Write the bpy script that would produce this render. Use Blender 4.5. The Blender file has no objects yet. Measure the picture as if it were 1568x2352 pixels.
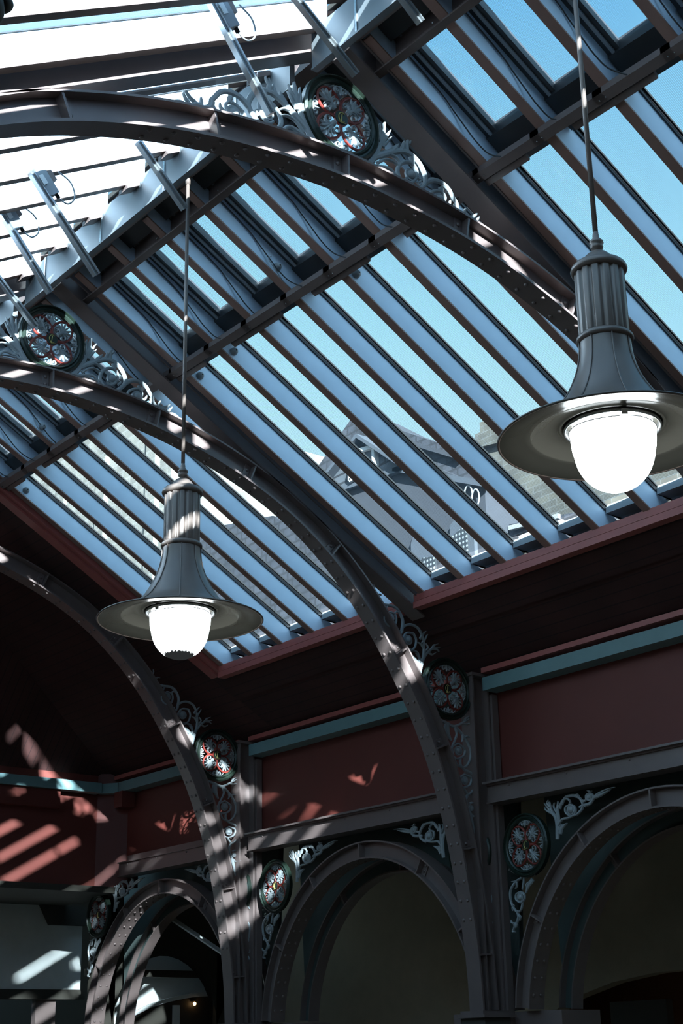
EXPOSURE = 0.0; SKY = 1.3; SUN = 55.0; GLOBE = 9.0; GLOW = 2.2
import bpy, bmesh, math, json, random
from mathutils import Vector, Matrix
random.seed(4)
D = bpy.data
scn = bpy.context.scene
COL = scn.collection
ZO = 1.6          # eye height: builder coordinates are measured from eye level, everything is lifted by ZO
R = math.radians
TK = math.tan(R(30.15))      # roof pitch
RX = 5.28                    # x of the ridge

# ------------------------------------------------------------------ camera
cam = D.cameras.new('camera'); cam.sensor_fit = 'VERTICAL'; cam.sensor_height = 36.0
cam.lens = 3465.6 * 36.0 / 2352.0
cam.clip_start = 0.05; cam.clip_end = 500
co = D.objects.new('camera', cam); COL.objects.link(co)
M3 = [[0.7877, -0.6158, -0.0191], [0.1947, 0.2783, -0.9406], [0.5845, 0.7372, 0.3391]]
rt = Vector(M3[0]); dn = Vector(M3[1]); fw = Vector(M3[2])
rt.normalize(); fw = (fw - rt * fw.dot(rt)).normalized(); up = (-dn - rt * (-dn).dot(rt)); up = (up - fw * up.dot(fw)).normalized()
m = Matrix((( rt.x, up.x, -fw.x, 0), (rt.y, up.y, -fw.y, 0), (rt.z, up.z, -fw.z, ZO), (0, 0, 0, 1)))
co.matrix_world = m
scn.camera = co
# ------------------------------------------------------------------ sky, sun, exposure
scn.view_settings.view_transform = 'Standard'
scn.view_settings.look = 'None'
scn.view_settings.gamma = 1.0
scn.view_settings.use_curve_mapping = False
scn.view_settings.exposure = EXPOSURE
W = D.worlds.new('sky'); scn.world = W; W.use_nodes = True
nt = W.node_tree; nt.nodes.clear()
wo = nt.nodes.new('ShaderNodeOutputWorld'); bg = nt.nodes.new('ShaderNodeBackground')
tc = nt.nodes.new('ShaderNodeTexCoord'); sx = nt.nodes.new('ShaderNodeSeparateXYZ'); cr = nt.nodes.new('ShaderNodeValToRGB')
nt.links.new(tc.outputs['Generated'], sx.inputs[0]); nt.links.new(sx.outputs['Z'], cr.inputs[0])
el = cr.color_ramp.elements
el[0].position = 0.0; el[0].color = (0.10, 0.11, 0.12, 1)
el[1].position = 1.0; el[1].color = (0.06, 0.24, 0.46, 1)
for p, c in ((0.02, (0.80, 0.95, 1.0, 1)), (0.30, (0.72, 1.0, 1.08, 1)), (0.45, (0.47, 0.88, 1.08, 1)), (0.62, (0.22, 0.60, 0.97, 1))):
    e = el.new(p); e.color = c
# the sky is brighter on the sun's side
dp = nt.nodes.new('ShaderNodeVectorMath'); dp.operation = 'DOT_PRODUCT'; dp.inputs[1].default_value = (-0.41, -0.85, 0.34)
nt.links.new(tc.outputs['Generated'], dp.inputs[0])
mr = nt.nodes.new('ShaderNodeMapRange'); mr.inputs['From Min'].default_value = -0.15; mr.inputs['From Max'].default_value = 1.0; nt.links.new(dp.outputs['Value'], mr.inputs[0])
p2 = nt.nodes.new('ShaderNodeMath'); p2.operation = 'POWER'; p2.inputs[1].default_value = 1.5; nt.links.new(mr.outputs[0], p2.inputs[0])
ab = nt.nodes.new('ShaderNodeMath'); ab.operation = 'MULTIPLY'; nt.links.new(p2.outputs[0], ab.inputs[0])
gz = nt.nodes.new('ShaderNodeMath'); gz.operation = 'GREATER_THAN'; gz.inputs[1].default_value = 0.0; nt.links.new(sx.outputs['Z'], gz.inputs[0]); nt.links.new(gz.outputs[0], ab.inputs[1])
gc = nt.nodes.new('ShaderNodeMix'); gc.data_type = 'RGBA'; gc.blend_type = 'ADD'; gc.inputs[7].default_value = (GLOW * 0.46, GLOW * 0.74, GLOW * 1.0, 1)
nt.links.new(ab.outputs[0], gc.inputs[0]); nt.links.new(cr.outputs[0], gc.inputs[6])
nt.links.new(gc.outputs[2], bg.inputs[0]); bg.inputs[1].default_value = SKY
nt.links.new(bg.outputs[0], wo.inputs[0])
sl = D.lights.new('sun', 'SUN'); sl.energy = SUN; sl.angle = R(0.6); sl.color = (0.80, 0.94, 1.0)
so = D.objects.new('sun', sl); COL.objects.link(so)
so.rotation_euler = Vector((1.0, 2.13, -0.70)).to_track_quat('-Z', 'Y').to_euler(); so.location = (-6, -12, 12)

# ------------------------------------------------------------------ materials
def mat(name, col, rough=0.5, metal=0.0, spec=0.5, var=0.12, vscale=6.0, bump=0.0, bscale=120.0):
    mt = D.materials.new(name); mt.use_nodes = True
    n = mt.node_tree; b = n.nodes['Principled BSDF']
    b.inputs['Roughness'].default_value = rough; b.inputs['Metallic'].default_value = metal
    b.inputs['Specular IOR Level'].default_value = spec
    t = n.nodes.new('ShaderNodeTexCoord')
    nz = n.nodes.new('ShaderNodeTexNoise'); nz.inputs['Scale'].default_value = vscale; nz.inputs['Detail'].default_value = 6
    n.links.new(t.outputs['Object'], nz.inputs['Vector'])
    mx = n.nodes.new('ShaderNodeMix'); mx.data_type = 'RGBA'
    mx.inputs[6].default_value = (*[max(0, c * (1 - var)) for c in col], 1); mx.inputs[7].default_value = (*[min(1, c * (1 + var)) for c in col], 1)
    n.links.new(nz.outputs['Fac'], mx.inputs[0]); n.links.new(mx.outputs[2], b.inputs['Base Color'])
    if bump:
        n2 = n.nodes.new('ShaderNodeTexNoise'); n2.inputs['Scale'].default_value = bscale
        n.links.new(t.outputs['Object'], n2.inputs['Vector'])
        bp = n.nodes.new('ShaderNodeBump'); bp.inputs['Strength'].default_value = bump; bp.inputs['Distance'].default_value = 0.003
        n.links.new(n2.outputs['Fac'], bp.inputs['Height']); n.links.new(bp.outputs[0], b.inputs['Normal'])
    return mt
M = {}
M['steel'] = mat('brown_grey_steel_paint', (0.160, 0.116, 0.108), 0.34, 0.0, 0.6, bump=0.15)
M['bar'] = mat('pale_grey_bar_paint', (0.56, 0.67, 0.80), 0.45, bump=0.1, var=0.08)
M['flange'] = mat('brown_bar_edge_paint', (0.30, 0.175, 0.145), 0.4)
M['sash'] = mat('dark_sash_paint', (0.035, 0.035, 0.04), 0.4)
M['rubber'] = mat('black_gasket', (0.008, 0.008, 0.008), 0.6)
M['scroll'] = mat('blue_grey_casting_paint', (0.26, 0.275, 0.285), 0.4, bump=0.1)
M['board'] = mat('pale_ridge_paint', (0.13, 0.14, 0.15), 0.45)
M['redwall'] = mat('dark_red_wall', (0.140, 0.029, 0.021), 0.6, var=0.15, vscale=2.0)
M['redtrim'] = mat('red_trim_paint', (0.40, 0.105, 0.09), 0.45)
M['teal'] = mat('teal_paint', (0.16, 0.27, 0.28), 0.5)
M['infill'] = mat('grey_green_infill', (0.07, 0.09, 0.085), 0.7)
M['white'] = mat('white_plaster', (0.72, 0.72, 0.70), 0.7)
M['grey'] = mat('grey_plaster', (0.46, 0.38, 0.28), 0.8)
M['dark'] = mat('dark_timber', (0.04, 0.034, 0.026), 0.6)
M['lamp'] = mat('lamp_grey_metal', (0.175, 0.130, 0.112), 0.34, 0.15, 0.5, bump=0.05)
M['reflector'] = mat('lamp_reflector_enamel', (0.075, 0.070, 0.058), 0.24, 0.0, 0.5)
M['alu'] = mat('aluminium', (0.42, 0.43, 0.44), 0.25, 0.8, 0.5)
M['plastic'] = mat('grey_plastic', (0.30, 0.32, 0.34), 0.4)
M['cable'] = mat('dark_cable', (0.03, 0.03, 0.035), 0.5)
M['ring'] = mat('dark_green_ring_paint', (0.014, 0.024, 0.017), 0.35)
M['red'] = mat('vermilion_tracery_paint', (0.19, 0.025, 0.018), 0.4)
M['gold'] = mat('gold_leaf', (0.62, 0.52, 0.20), 0.35, 0.6)
M['stone'] = mat('granite', (0.05, 0.047, 0.042), 0.8)
M['floor'] = mat('stone_floor', (0.42, 0.30, 0.20), 0.8)
M['slate'] = mat('slate_roof', (0.045, 0.05, 0.06), 0.7)
M['darkwall'] = mat('dark_stucco', (0.025, 0.026, 0.032), 0.8)  # even dark wall colour of the gabled house
M['paleframe'] = mat('weathered_white_wood', (0.20, 0.20, 0.20), 0.6)
M['windowwhite'] = mat('white_window_paint', (0.5, 0.5, 0.5), 0.6)
M['label'] = mat('white_label', (0.7, 0.7, 0.7), 0.6)

def brick(name, c1, c2, mortar, bw, rh, sc=1.0, msz=0.012, axis='yz'):
    mt = D.materials.new(name); mt.use_nodes = True; n = mt.node_tree; b = n.nodes['Principled BSDF']
    b.inputs['Roughness'].default_value = 0.85
    t = n.nodes.new('ShaderNodeTexCoord'); s = n.nodes.new('ShaderNodeSeparateXYZ'); c = n.nodes.new('ShaderNodeCombineXYZ')
    n.links.new(t.outputs['Object'], s.inputs[0])
    n.links.new(s.outputs['Y' if axis[0] == 'y' else 'X'], c.inputs[0]); n.links.new(s.outputs['Z' if axis[1] == 'z' else 'X'], c.inputs[1])
    br = n.nodes.new('ShaderNodeTexBrick'); br.inputs['Scale'].default_value = sc
    br.inputs['Color1'].default_value = (*c1, 1); br.inputs['Color2'].default_value = (*c2, 1); br.inputs['Mortar'].default_value = (*mortar, 1)
    br.inputs['Brick Width'].default_value = bw; br.inputs['Row Height'].default_value = rh; br.inputs['Mortar Size'].default_value = msz
    n.links.new(c.outputs[0], br.inputs['Vector'])
    nz = n.nodes.new('ShaderNodeTexNoise'); nz.inputs['Scale'].default_value = 1.7; nz.inputs['Detail'].default_value = 8
    n.links.new(t.outputs['Object'], nz.inputs['Vector'])
    rp = n.nodes.new('ShaderNodeValToRGB'); rp.color_ramp.elements[0].position = 0.3; rp.color_ramp.elements[0].color = (0.55, 0.55, 0.55, 1); rp.color_ramp.elements[1].position = 0.7
    n.links.new(nz.outputs['Fac'], rp.inputs[0])
    mx = n.nodes.new('ShaderNodeMix'); mx.data_type = 'RGBA'; mx.blend_type = 'MULTIPLY'; mx.inputs[0].default_value = 1
    n.links.new(br.outputs['Color'], mx.inputs[6]); n.links.new(rp.outputs[0], mx.inputs[7]); n.links.new(mx.outputs[2], b.inputs['Base Color'])
    return mt
M['brick'] = brick('buff_brick', (0.085, 0.078, 0.062), (0.062, 0.057, 0.048), (0.10, 0.098, 0.09), 0.45, 0.16)
M['rubble'] = brick('pale_rubble_stone', (0.19, 0.18, 0.155), (0.15, 0.14, 0.12), (0.22, 0.21, 0.19), 0.8, 0.3, msz=0.03)
M['slates'] = brick('slate_courses', (0.032, 0.033, 0.042), (0.042, 0.043, 0.053), (0.018, 0.018, 0.022), 0.35, 0.22, msz=0.03)
M['siding'] = brick('weathered_boards', (0.06, 0.067, 0.08), (0.075, 0.083, 0.095), (0.012, 0.013, 0.016), 6.0, 0.24, msz=0.03)
M['planks'] = brick('red_boarding', (0.060, 0.018, 0.015), (0.064, 0.019, 0.016), (0.03, 0.009, 0.008), 30.0, 0.11, msz=0.006, axis='yx')

def glass(name, tint, rough, dirt, wired=True, transl=0.0, tcol=(1, 1, 1)):
    mt = D.materials.new(name); mt.use_nodes = True; n = mt.node_tree; n.nodes.clear()
    o = n.nodes.new('ShaderNodeOutputMaterial'); tr = n.nodes.new('ShaderNodeBsdfTransparent'); tr.inputs[0].default_value = (*tint, 1)
    gl = n.nodes.new('ShaderNodeBsdfGlossy'); gl.inputs['Roughness'].default_value = rough
    m1 = n.nodes.new('ShaderNodeMixShader'); lw = n.nodes.new('ShaderNodeLayerWeight'); lw.inputs[0].default_value = 0.5
    pw = n.nodes.new('ShaderNodeMath'); pw.operation = 'POWER'; pw.inputs[1].default_value = 5.0; n.links.new(lw.outputs['Facing'], pw.inputs[0])
    fr = n.nodes.new('ShaderNodeMath'); fr.operation = 'MULTIPLY_ADD'; fr.inputs[1].default_value = 0.55; fr.inputs[2].default_value = 0.03; n.links.new(pw.outputs[0], fr.inputs[0])
    n.links.new(fr.outputs[0], m1.inputs[0]); n.links.new(tr.outputs[0], m1.inputs[1]); n.links.new(gl.outputs[0], m1.inputs[2])
    last = m1
    t = n.nodes.new('ShaderNodeTexCoord')
    if transl:
        tl = n.nodes.new('ShaderNodeBsdfTranslucent'); tl.inputs[0].default_value = (*tcol, 1)
        m2 = n.nodes.new('ShaderNodeMixShader'); m2.inputs[0].default_value = transl
        n.links.new(last.outputs[0], m2.inputs[1]); n.links.new(tl.outputs[0], m2.inputs[2]); last = m2
    if wired:
        s = n.nodes.new('ShaderNodeSeparateXYZ'); n.links.new(t.outputs['Object'], s.inputs[0])
        def lines(sock, pitch, w):
            a = n.nodes.new('ShaderNodeMath'); a.operation = 'MULTIPLY'; a.inputs[1].default_value = 1.0 / pitch
            f = n.nodes.new('ShaderNodeMath'); f.operation = 'FRACT'; l = n.nodes.new('ShaderNodeMath'); l.operation = 'LESS_THAN'; l.inputs[1].default_value = w
            n.links.new(sock, a.inputs[0]); n.links.new(a.outputs[0], f.inputs[0]); n.links.new(f.outputs[0], l.inputs[0]); return l
        la = lines(s.outputs['Y'], 0.0127, 0.13); lb = lines(s.outputs['X'], 0.0127 * 0.865, 0.13)
        mm = n.nodes.new('ShaderNodeMath'); mm.operation = 'MAXIMUM'; n.links.new(la.outputs[0], mm.inputs[0]); n.links.new(lb.outputs[0], mm.inputs[1])
        wd = n.nodes.new('ShaderNodeBsdfDiffuse'); wd.inputs[0].default_value = (0.12, 0.16, 0.2, 1)
        ml = n.nodes.new('ShaderNodeMath'); ml.operation = 'MULTIPLY'; ml.inputs[1].default_value = 0.6; n.links.new(mm.outputs[0], ml.inputs[0])
        m3 = n.nodes.new('ShaderNodeMixShader'); n.links.new(ml.outputs[0], m3.inputs[0]); n.links.new(last.outputs[0], m3.inputs[1]); n.links.new(wd.outputs[0], m3.inputs[2]); last = m3
    nz = n.nodes.new('ShaderNodeTexNoise'); nz.inputs['Scale'].default_value = 5; nz.inputs['Detail'].default_value = 8; n.links.new(t.outputs['Object'], nz.inputs['Vector'])
    rp = n.nodes.new('ShaderNodeMapRange'); rp.inputs['From Min'].default_value = 0.35; rp.inputs['From Max'].default_value = 0.75; rp.inputs['To Min'].default_value = dirt * 0.4; rp.inputs['To Max'].default_value = dirt
    n.links.new(nz.outputs['Fac'], rp.inputs[0])
    dd = n.nodes.new('ShaderNodeBsdfDiffuse'); dd.inputs[0].default_value = (0.35, 0.38, 0.4, 1); td = n.nodes.new('ShaderNodeBsdfTranslucent'); td.inputs[0].default_value = (0.4, 0.42, 0.45, 1)
    ad = n.nodes.new('ShaderNodeMixShader'); ad.inputs[0].default_value = 0.6; n.links.new(dd.outputs[0], ad.inputs[1]); n.links.new(td.outputs[0], ad.inputs[2])
    m4 = n.nodes.new('ShaderNodeMixShader'); n.links.new(rp.outputs[0], m4.inputs[0]); n.links.new(last.outputs[0], m4.inputs[1]); n.links.new(ad.outputs[0], m4.inputs[2])
    n.links.new(m4.outputs[0], o.inputs[0]); return mt
M['wired'] = glass('wired_glass', (0.94, 0.97, 0.98), 0.05, 0.016)
M['opal'] = glass('opal_glazing_sheet', (0.92, 0.92, 0.92), 0.2, 0.03, wired=False, transl=0.34)

def globe_mat(name, strength, grime):
    mt = D.materials.new(name); mt.use_nodes = True; n = mt.node_tree; n.nodes.clear()
    o = n.nodes.new('ShaderNodeOutputMaterial'); e = n.nodes.new('ShaderNodeEmission'); e.inputs[0].default_value = (0.88, 0.97, 1.0, 1); e.inputs[1].default_value = strength
    t = n.nodes.new('ShaderNodeTexCoord'); s = n.nodes.new('ShaderNodeSeparateXYZ'); n.links.new(t.outputs['Object'], s.inputs[0])
    gl = n.nodes.new('ShaderNodeBsdfGlossy'); gl.inputs['Roughness'].default_value = 0.12
    mx = n.nodes.new('ShaderNodeMixShader'); mx.inputs[0].default_value = 0.06
    n.links.new(e.outputs[0], mx.inputs[1]); n.links.new(gl.outputs[0], mx.inputs[2]); last = mx
    if grime:
        nz = n.nodes.new('ShaderNodeTexNoise'); nz.inputs['Scale'].default_value = 60; n.links.new(t.outputs['Object'], nz.inputs['Vector'])
        a = n.nodes.new('ShaderNodeMath'); a.operation = 'MULTIPLY_ADD'; a.inputs[1].default_value = 0.03; n.links.new(nz.outputs['Fac'], a.inputs[0]); n.links.new(s.outputs['Z'], a.inputs[2])
        l = n.nodes.new('ShaderNodeMapRange'); l.inputs['From Min'].default_value = -0.168 ; l.inputs['From Max'].default_value = -0.160; l.inputs['To Min'].default_value = 0.997; l.inputs['To Max'].default_value = 0.0
        n.links.new(a.outputs[0], l.inputs[0])
        df = n.nodes.new('ShaderNodeBsdfDiffuse'); df.inputs[0].default_value = (0.02, 0.018, 0.016, 1)
        m2 = n.nodes.new('ShaderNodeMixShader'); n.links.new(l.outputs[0], m2.inputs[0]); n.links.new(last.outputs[0], m2.inputs[1]); n.links.new(df.outputs[0], m2.inputs[2]); last = m2
    n.links.new(last.outputs[0], o.inputs[0]); return mt
M['globe'] = globe_mat('lit_opal_globe', GLOBE, False)
M['globe_grimy'] = globe_mat('lit_opal_globe_with_dust', GLOBE, True)

M['shop'] = mat('orange_brown_shop_wall', (0.25, 0.10, 0.04), 0.7)
def emit(name, col, st):
    mt = D.materials.new(name); mt.use_nodes = True; n = mt.node_tree; n.nodes.clear()
    o = n.nodes.new('ShaderNodeOutputMaterial'); e = n.nodes.new('ShaderNodeEmission'); e.inputs[0].default_value = (*col, 1); e.inputs[1].default_value = st
    n.links.new(e.outputs[0], o.inputs[0]); return mt
M['bulb'] = emit('warm_bulb', (1.0, 0.6, 0.25), 6.0)
def screen_mat():
    mt = D.materials.new('pierced_metal_screen'); mt.use_nodes = True; n = mt.node_tree; b = n.nodes['Principled BSDF']
    t = n.nodes.new('ShaderNodeTexCoord'); v = n.nodes.new('ShaderNodeTexVoronoi'); v.inputs['Scale'].default_value = 9.0; v.inputs['Randomness'].default_value = 0.0
    n.links.new(t.outputs['Object'], v.inputs['Vector']); r = n.nodes.new('ShaderNodeValToRGB'); r.color_ramp.elements[0].position = .25; r.color_ramp.elements[0].color = (.2, .21, .22, 1); r.color_ramp.elements[1].position = .35; r.color_ramp.elements[1].color = (.02, .022, .025, 1)
    n.links.new(v.outputs['Distance'], r.inputs[0]); n.links.new(r.outputs[0], b.inputs['Base Color']); return mt
M['screenmat'] = screen_mat()

# ------------------------------------------------------------------ mesh helpers
class MB:
    def __init__(s): s.v = []; s.f = []; s.smooth = []
    def add(s, vs, fs, smooth=False):
        k = len(s.v); s.v += [tuple(v) for v in vs]
        for f in fs: s.f.append(tuple(i + k for i in f)); s.smooth.append(smooth)
        return s
    def box(s, x0, x1, y0, y1, z0, z1):
        return s.hexa([(x0, y0, z0), (x1, y0, z0), (x1, y1, z0), (x0, y1, z0), (x0, y0, z1), (x1, y0, z1), (x1, y1, z1), (x0, y1, z1)])
    def hexa(s, p):
        return s.add(p, [(0, 3, 2, 1), (4, 5, 6, 7), (0, 1, 5, 4), (1, 2, 6, 5), (2, 3, 7, 6), (3, 0, 4, 7)])
    def slope(s, x0, x1, y0, y1, c0, c1, left=False):   # a bar lying in the roof pitch, between the planes c0 (under) and c1 (top)
        g = (lambda x, c: c + TK * x) if left else (lambda x, c: c - TK * x)
        return s.hexa([(x0, y0, g(x0, c0)), (x1, y0, g(x1, c0)), (x1, y1, g(x1, c0)), (x0, y1, g(x0, c0)),
                       (x0, y0, g(x0, c1)), (x1, y0, g(x1, c1)), (x1, y1, g(x1, c1)), (x0, y1, g(x0, c1))])
    def prism(s, poly, axis, a, b):       # polygon in the plane across axis, extruded from a to b
        n = len(poly)
        def P(u, v, w): return (w, u, v) if axis == 'x' else (u, w, v) if axis == 'y' else (u, v, w)
        vs = [P(u, v, a) for u, v in poly] + [P(u, v, b) for u, v in poly]
        fs = [tuple(range(n))[::-1], tuple(range(n, 2 * n))] + [(i, (i + 1) % n, n + (i + 1) % n, n + i) for i in range(n)]
        return s.add(vs, fs)
    def lathe(s, prof, c=(0, 0, 0), n=48, smooth=True, flute=None, close=False, caps=True):
        vs = []; fs = []
        for (r, z) in prof:
            for i in range(n):
                t = 2 * math.pi * i / n; rr = r * (flute(t, z) if flute else 1)
                vs.append((c[0] + rr * math.cos(t), c[1] + rr * math.sin(t), c[2] + z))
        m_ = len(prof)
        for j in range(m_ - 1):
            for i in range(n): fs.append((j * n + i, j * n + (i + 1) % n, (j + 1) * n + (i + 1) % n, (j + 1) * n + i))
        if close: 
            for i in range(n): fs.append(((m_ - 1) * n + i, (m_ - 1) * n + (i + 1) % n, (i + 1) % n, i))
        elif caps:
            if prof[0][0] > 1e-6: fs.append(tuple(range(n))[::-1])
            if prof[-1][0] > 1e-6: fs.append(tuple(range((m_ - 1) * n, m_ * n)))
        return s.add(vs, fs, smooth)
    def tube(s, pts, r, n=8, smooth=True):
        pts = [Vector(p) for p in pts]; vs = []; fs = []
        u = None
        for i, p in enumerate(pts):
            d = (pts[min(i + 1, len(pts) - 1)] - pts[max(i - 1, 0)]).normalized()
            if u is None:
                u = d.orthogonal().normalized()
            u = (u - d * u.dot(d)).normalized(); w = d.cross(u)
            rr = r[i] if isinstance(r, (list, tuple)) else r
            for k in range(n):
                t = 2 * math.pi * k / n; vs.append(p + (u * math.cos(t) + w * math.sin(t)) * rr)
        for i in range(len(pts) - 1):
            for k in range(n): fs.append((i * n + k, i * n + (k + 1) % n, (i + 1) * n + (k + 1) % n, (i + 1) * n + k))
        fs.append(tuple(range(n))[::-1]); fs.append(tuple(range((len(pts) - 1) * n, len(pts) * n)))
        return s.add(vs, fs, smooth)
    def beam(s, a, b, w, h, upv=(0, 0, 1)):     # rectangular bar from a to b
        a = Vector(a); b = Vector(b); d = (b - a).normalized(); sd = d.cross(Vector(upv)).normalized(); u = sd.cross(d)
        p = []
        for q in (a, b):
            for i, j in ((-1, -1), (1, -1), (1, 1), (-1, 1)): p.append(q + sd * w / 2 * i + u * h / 2 * j)
        return s.add(p, [(3, 2, 1, 0), (4, 5, 6, 7), (0, 1, 5, 4), (1, 2, 6, 5), (2, 3, 7, 6), (3, 0, 4, 7)])
    def dome(s, c, nrm, r, h=None, n=12, m_=4):
        h = h or r; nrm = Vector(nrm).normalized(); u = nrm.orthogonal().normalized(); w = nrm.cross(u); c = Vector(c); vs = []; fs = []
        for j in range(m_):
            a = math.pi / 2 * j / m_
            for i in range(n):
                t = 2 * math.pi * i / n; vs.append(c + (u * math.cos(t) + w * math.sin(t)) * r * math.cos(a) + nrm * h * math.sin(a))
        vs.append(c + nrm * h); top = len(vs) - 1
        for j in range(m_ - 1):
            for i in range(n): fs.append((j * n + i, j * n + (i + 1) % n, (j + 1) * n + (i + 1) % n, (j + 1) * n + i))
        for i in range(n): fs.append(((m_ - 1) * n + i, (m_ - 1) * n + (i + 1) % n, top))
        fs.append(tuple(range(n))[::-1])
        return s.add(vs, fs, True)
    def build(s, name, material, parent=None, base=None, **tags):
        # builder coordinates in, mesh stored relative to the base point
        if parent is not None: base = Vector(parent['_base'])
        elif base is None:
            xs, ys, zs = zip(*s.v); base = Vector(((min(xs) + max(xs)) / 2, (min(ys) + max(ys)) / 2, min(zs)))
        base = Vector(base)
        me = D.meshes.new(name); me.from_pydata([tuple(Vector(v) - base) for v in s.v], [], s.f); me.update()
        me.polygons.foreach_set('use_smooth', s.smooth)
        bm = bmesh.new(); bm.from_mesh(me); bmesh.ops.recalc_face_normals(bm, faces=bm.faces); bm.to_mesh(me); bm.free()
        me.materials.append(M[material]); o = D.objects.new(name, me); COL.objects.link(o)
        if parent is not None: o.parent = parent
        else: o.location = base + Vector((0, 0, ZO))
        o['_base'] = tuple(base)
        for k, v in tags.items(): o[k] = v
        return o
def thing(name, base, label, category, group=None):
    o = D.objects.new(name, None); COL.objects.link(o); o.empty_display_size = 0.2
    o.location = Vector(base) + Vector((0, 0, ZO)); o['_base'] = tuple(base); o['label'] = label; o['category'] = category
    if group: o['group'] = group
    return o
def tagit(o, label, category, group=None, kind=None):
    if label: o['label'] = label; o['category'] = category
    if group: o['group'] = group
    if kind: o['kind'] = kind
    return o
def struct(name, mb, material): return tagit(mb.build(name, material), None, None, kind='structure')
def copy_part(o, parent, delta):        # a linked copy of a part, moved by delta inside its thing
    c = o.copy(); COL.objects.link(c); c.parent = parent; c.location = Vector(o.location) + Vector(delta); return c
def dup(o, delta, label):               # copy of a thing with its parts and sub-parts
    c = o.copy(); COL.objects.link(c); c.location = o.location + Vector(delta); c['label'] = label
    for ch in o.children:
        d = ch.copy(); COL.objects.link(d); d.parent = c
        for g in ch.children:
            e = g.copy(); COL.objects.link(e); e.parent = d
    return c
def spline(pts, n=6):
    pts = [tuple(p) for p in pts]
    if len(pts) < 3: return pts
    P = [pts[0]] + pts + [pts[-1]]; out = []
    for i in range(1, len(P) - 2):
        for k in range(n):
            t = k / n; a, b, c, d = P[i - 1], P[i], P[i + 1], P[i + 2]
            out.append(tuple(0.5 * (2 * b[j] + (c[j] - a[j]) * t + (2 * a[j] - 5 * b[j] + 4 * c[j] - d[j]) * t * t + (3 * b[j] - a[j] - 3 * c[j] + d[j]) * t ** 3) for j in range(len(b))))
    out.append(pts[-1]); return out
ORD = ['first', 'second', 'third', 'fourth', 'fifth', 'sixth', 'seventh', 'eighth', 'ninth', 'tenth', 'eleventh', 'twelfth']

# ================================================================== THE SETTING
struct('floor', MB().box(-3, 15, -3, 22, -1.75, -1.6), 'floor')
struct('wall_right', MB().box(10.22, 10.42, -3, 17.62, 2.30, 3.62), 'redwall')
struct('wall_back', MB().prism([(17.82, 2.12), (17.98, 2.12), (17.98, 3.6), (17.82, 3.6)], 'x', 0.3, 9.95), 'redwall')
struct('wall_corner', MB().prism([(9.90, 17.82), (10.24, 17.55), (10.42, 17.60), (9.95, 17.98)], 'z', 2.12, 3.6), 'redwall')
struct('wall_left', MB().box(-3.2, -3.0, -3, 22, -1.6, 4.0), 'grey')
struct('wall_front', MB().box(-3.2, 15, -3.2, -3.0, -1.6, 7.0), 'grey')
struct('wall_aisle', MB().prism(
    [(-3, -1.6), (8.3, -1.6), (8.3, 0.20), (8.8, 0.44), (9.4, 0.64), (10.0, 0.75), (10.6, 0.79), (11.2, 0.77), (11.8, 0.70), (12.4, 0.56), (12.86, 0.36), (12.86, -1.6), (21.9, -1.6), (21.9, 3.62), (-3, 3.62)], 'x', 13.0, 13.2), 'grey')
struct('wall_far', MB().box(-3.0, 15, 21.9, 22.1, -1.6, 3.6), 'dark')
# low wall zone under the upper end wall: recessed soffit and pale panel behind it
struct('ceiling_aisle', MB().box(10.42, 15, -3, 22, 3.60, 3.70), 'dark')
struct('ceiling_end_soffit', MB().box(-3, 10.3, 17.98, 19.6, 2.04, 2.12), 'dark')
# boarded ceiling round the glazing: eaves strip, end bays, hip
def cslab(name, x0, x1, y0, y1, c0, c1, left=False): return struct(name, MB().slope(x0, x1, y0, y1, c0, c1, left), 'planks')
cslab('ceiling_eaves', 9.56, 10.36, -3, 14.05, 9.425, 9.80); cslab('ceiling_eaves_edge', 9.22, 9.56, -3, 14.05, 9.405, 9.44)
cslab('ceiling_left_eaves', -3.1, 1.3, -3, 22, 3.29, 3.66, True)
cslab('ceiling_near_end', RX, 9.56, -3, 1.2, 9.425, 9.80)
cslab('ceiling_near_end_left', 1.3, RX, -3, 1.2, 3.29, 3.66, True)
hip = MB()
hy = 14.05
A_, B_, C_ = (RX, 15.2), (10.36, 17.98), None
hip.prism([(RX, 14.05), (10.36, 14.05), (10.36, 17.98), (RX, 15.2)], 'z', 0, 1)
hip.v = [(x, y, (9.425 if z == 0 else 9.8) - TK * x) for x, y, z in hip.v]
struct('ceiling_side_boards', hip, 'planks')
hp2 = MB(); hp2.prism([(RX, 14.05), (RX, 15.2), (0.3, 17.98), (-3.1, 17.98), (-3.1, 14.05), (1.3, 14.05)], 'z', 0, 1)
hp2.v = [(x, y, (3.29 if z == 0 else 3.66) + TK * x) for x, y, z in hp2.v]
struct('ceiling_left_boards', hp2, 'planks')
zt = 9.425 - TK * RX; ze = 9.425 - TK * 10.36
h3 = MB().add([(RX, 15.2, zt), (10.36, 17.98, ze), (0.2, 17.98, ze), (RX, 15.2, zt + .3), (10.36, 17.98, ze + .3), (0.2, 17.98, ze + .3)],
              [(0, 1, 2), (3, 5, 4), (0, 3, 4, 1), (1, 4, 5, 2), (2, 5, 3, 0)])
struct('ceiling_hip', h3, 'planks')
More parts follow.
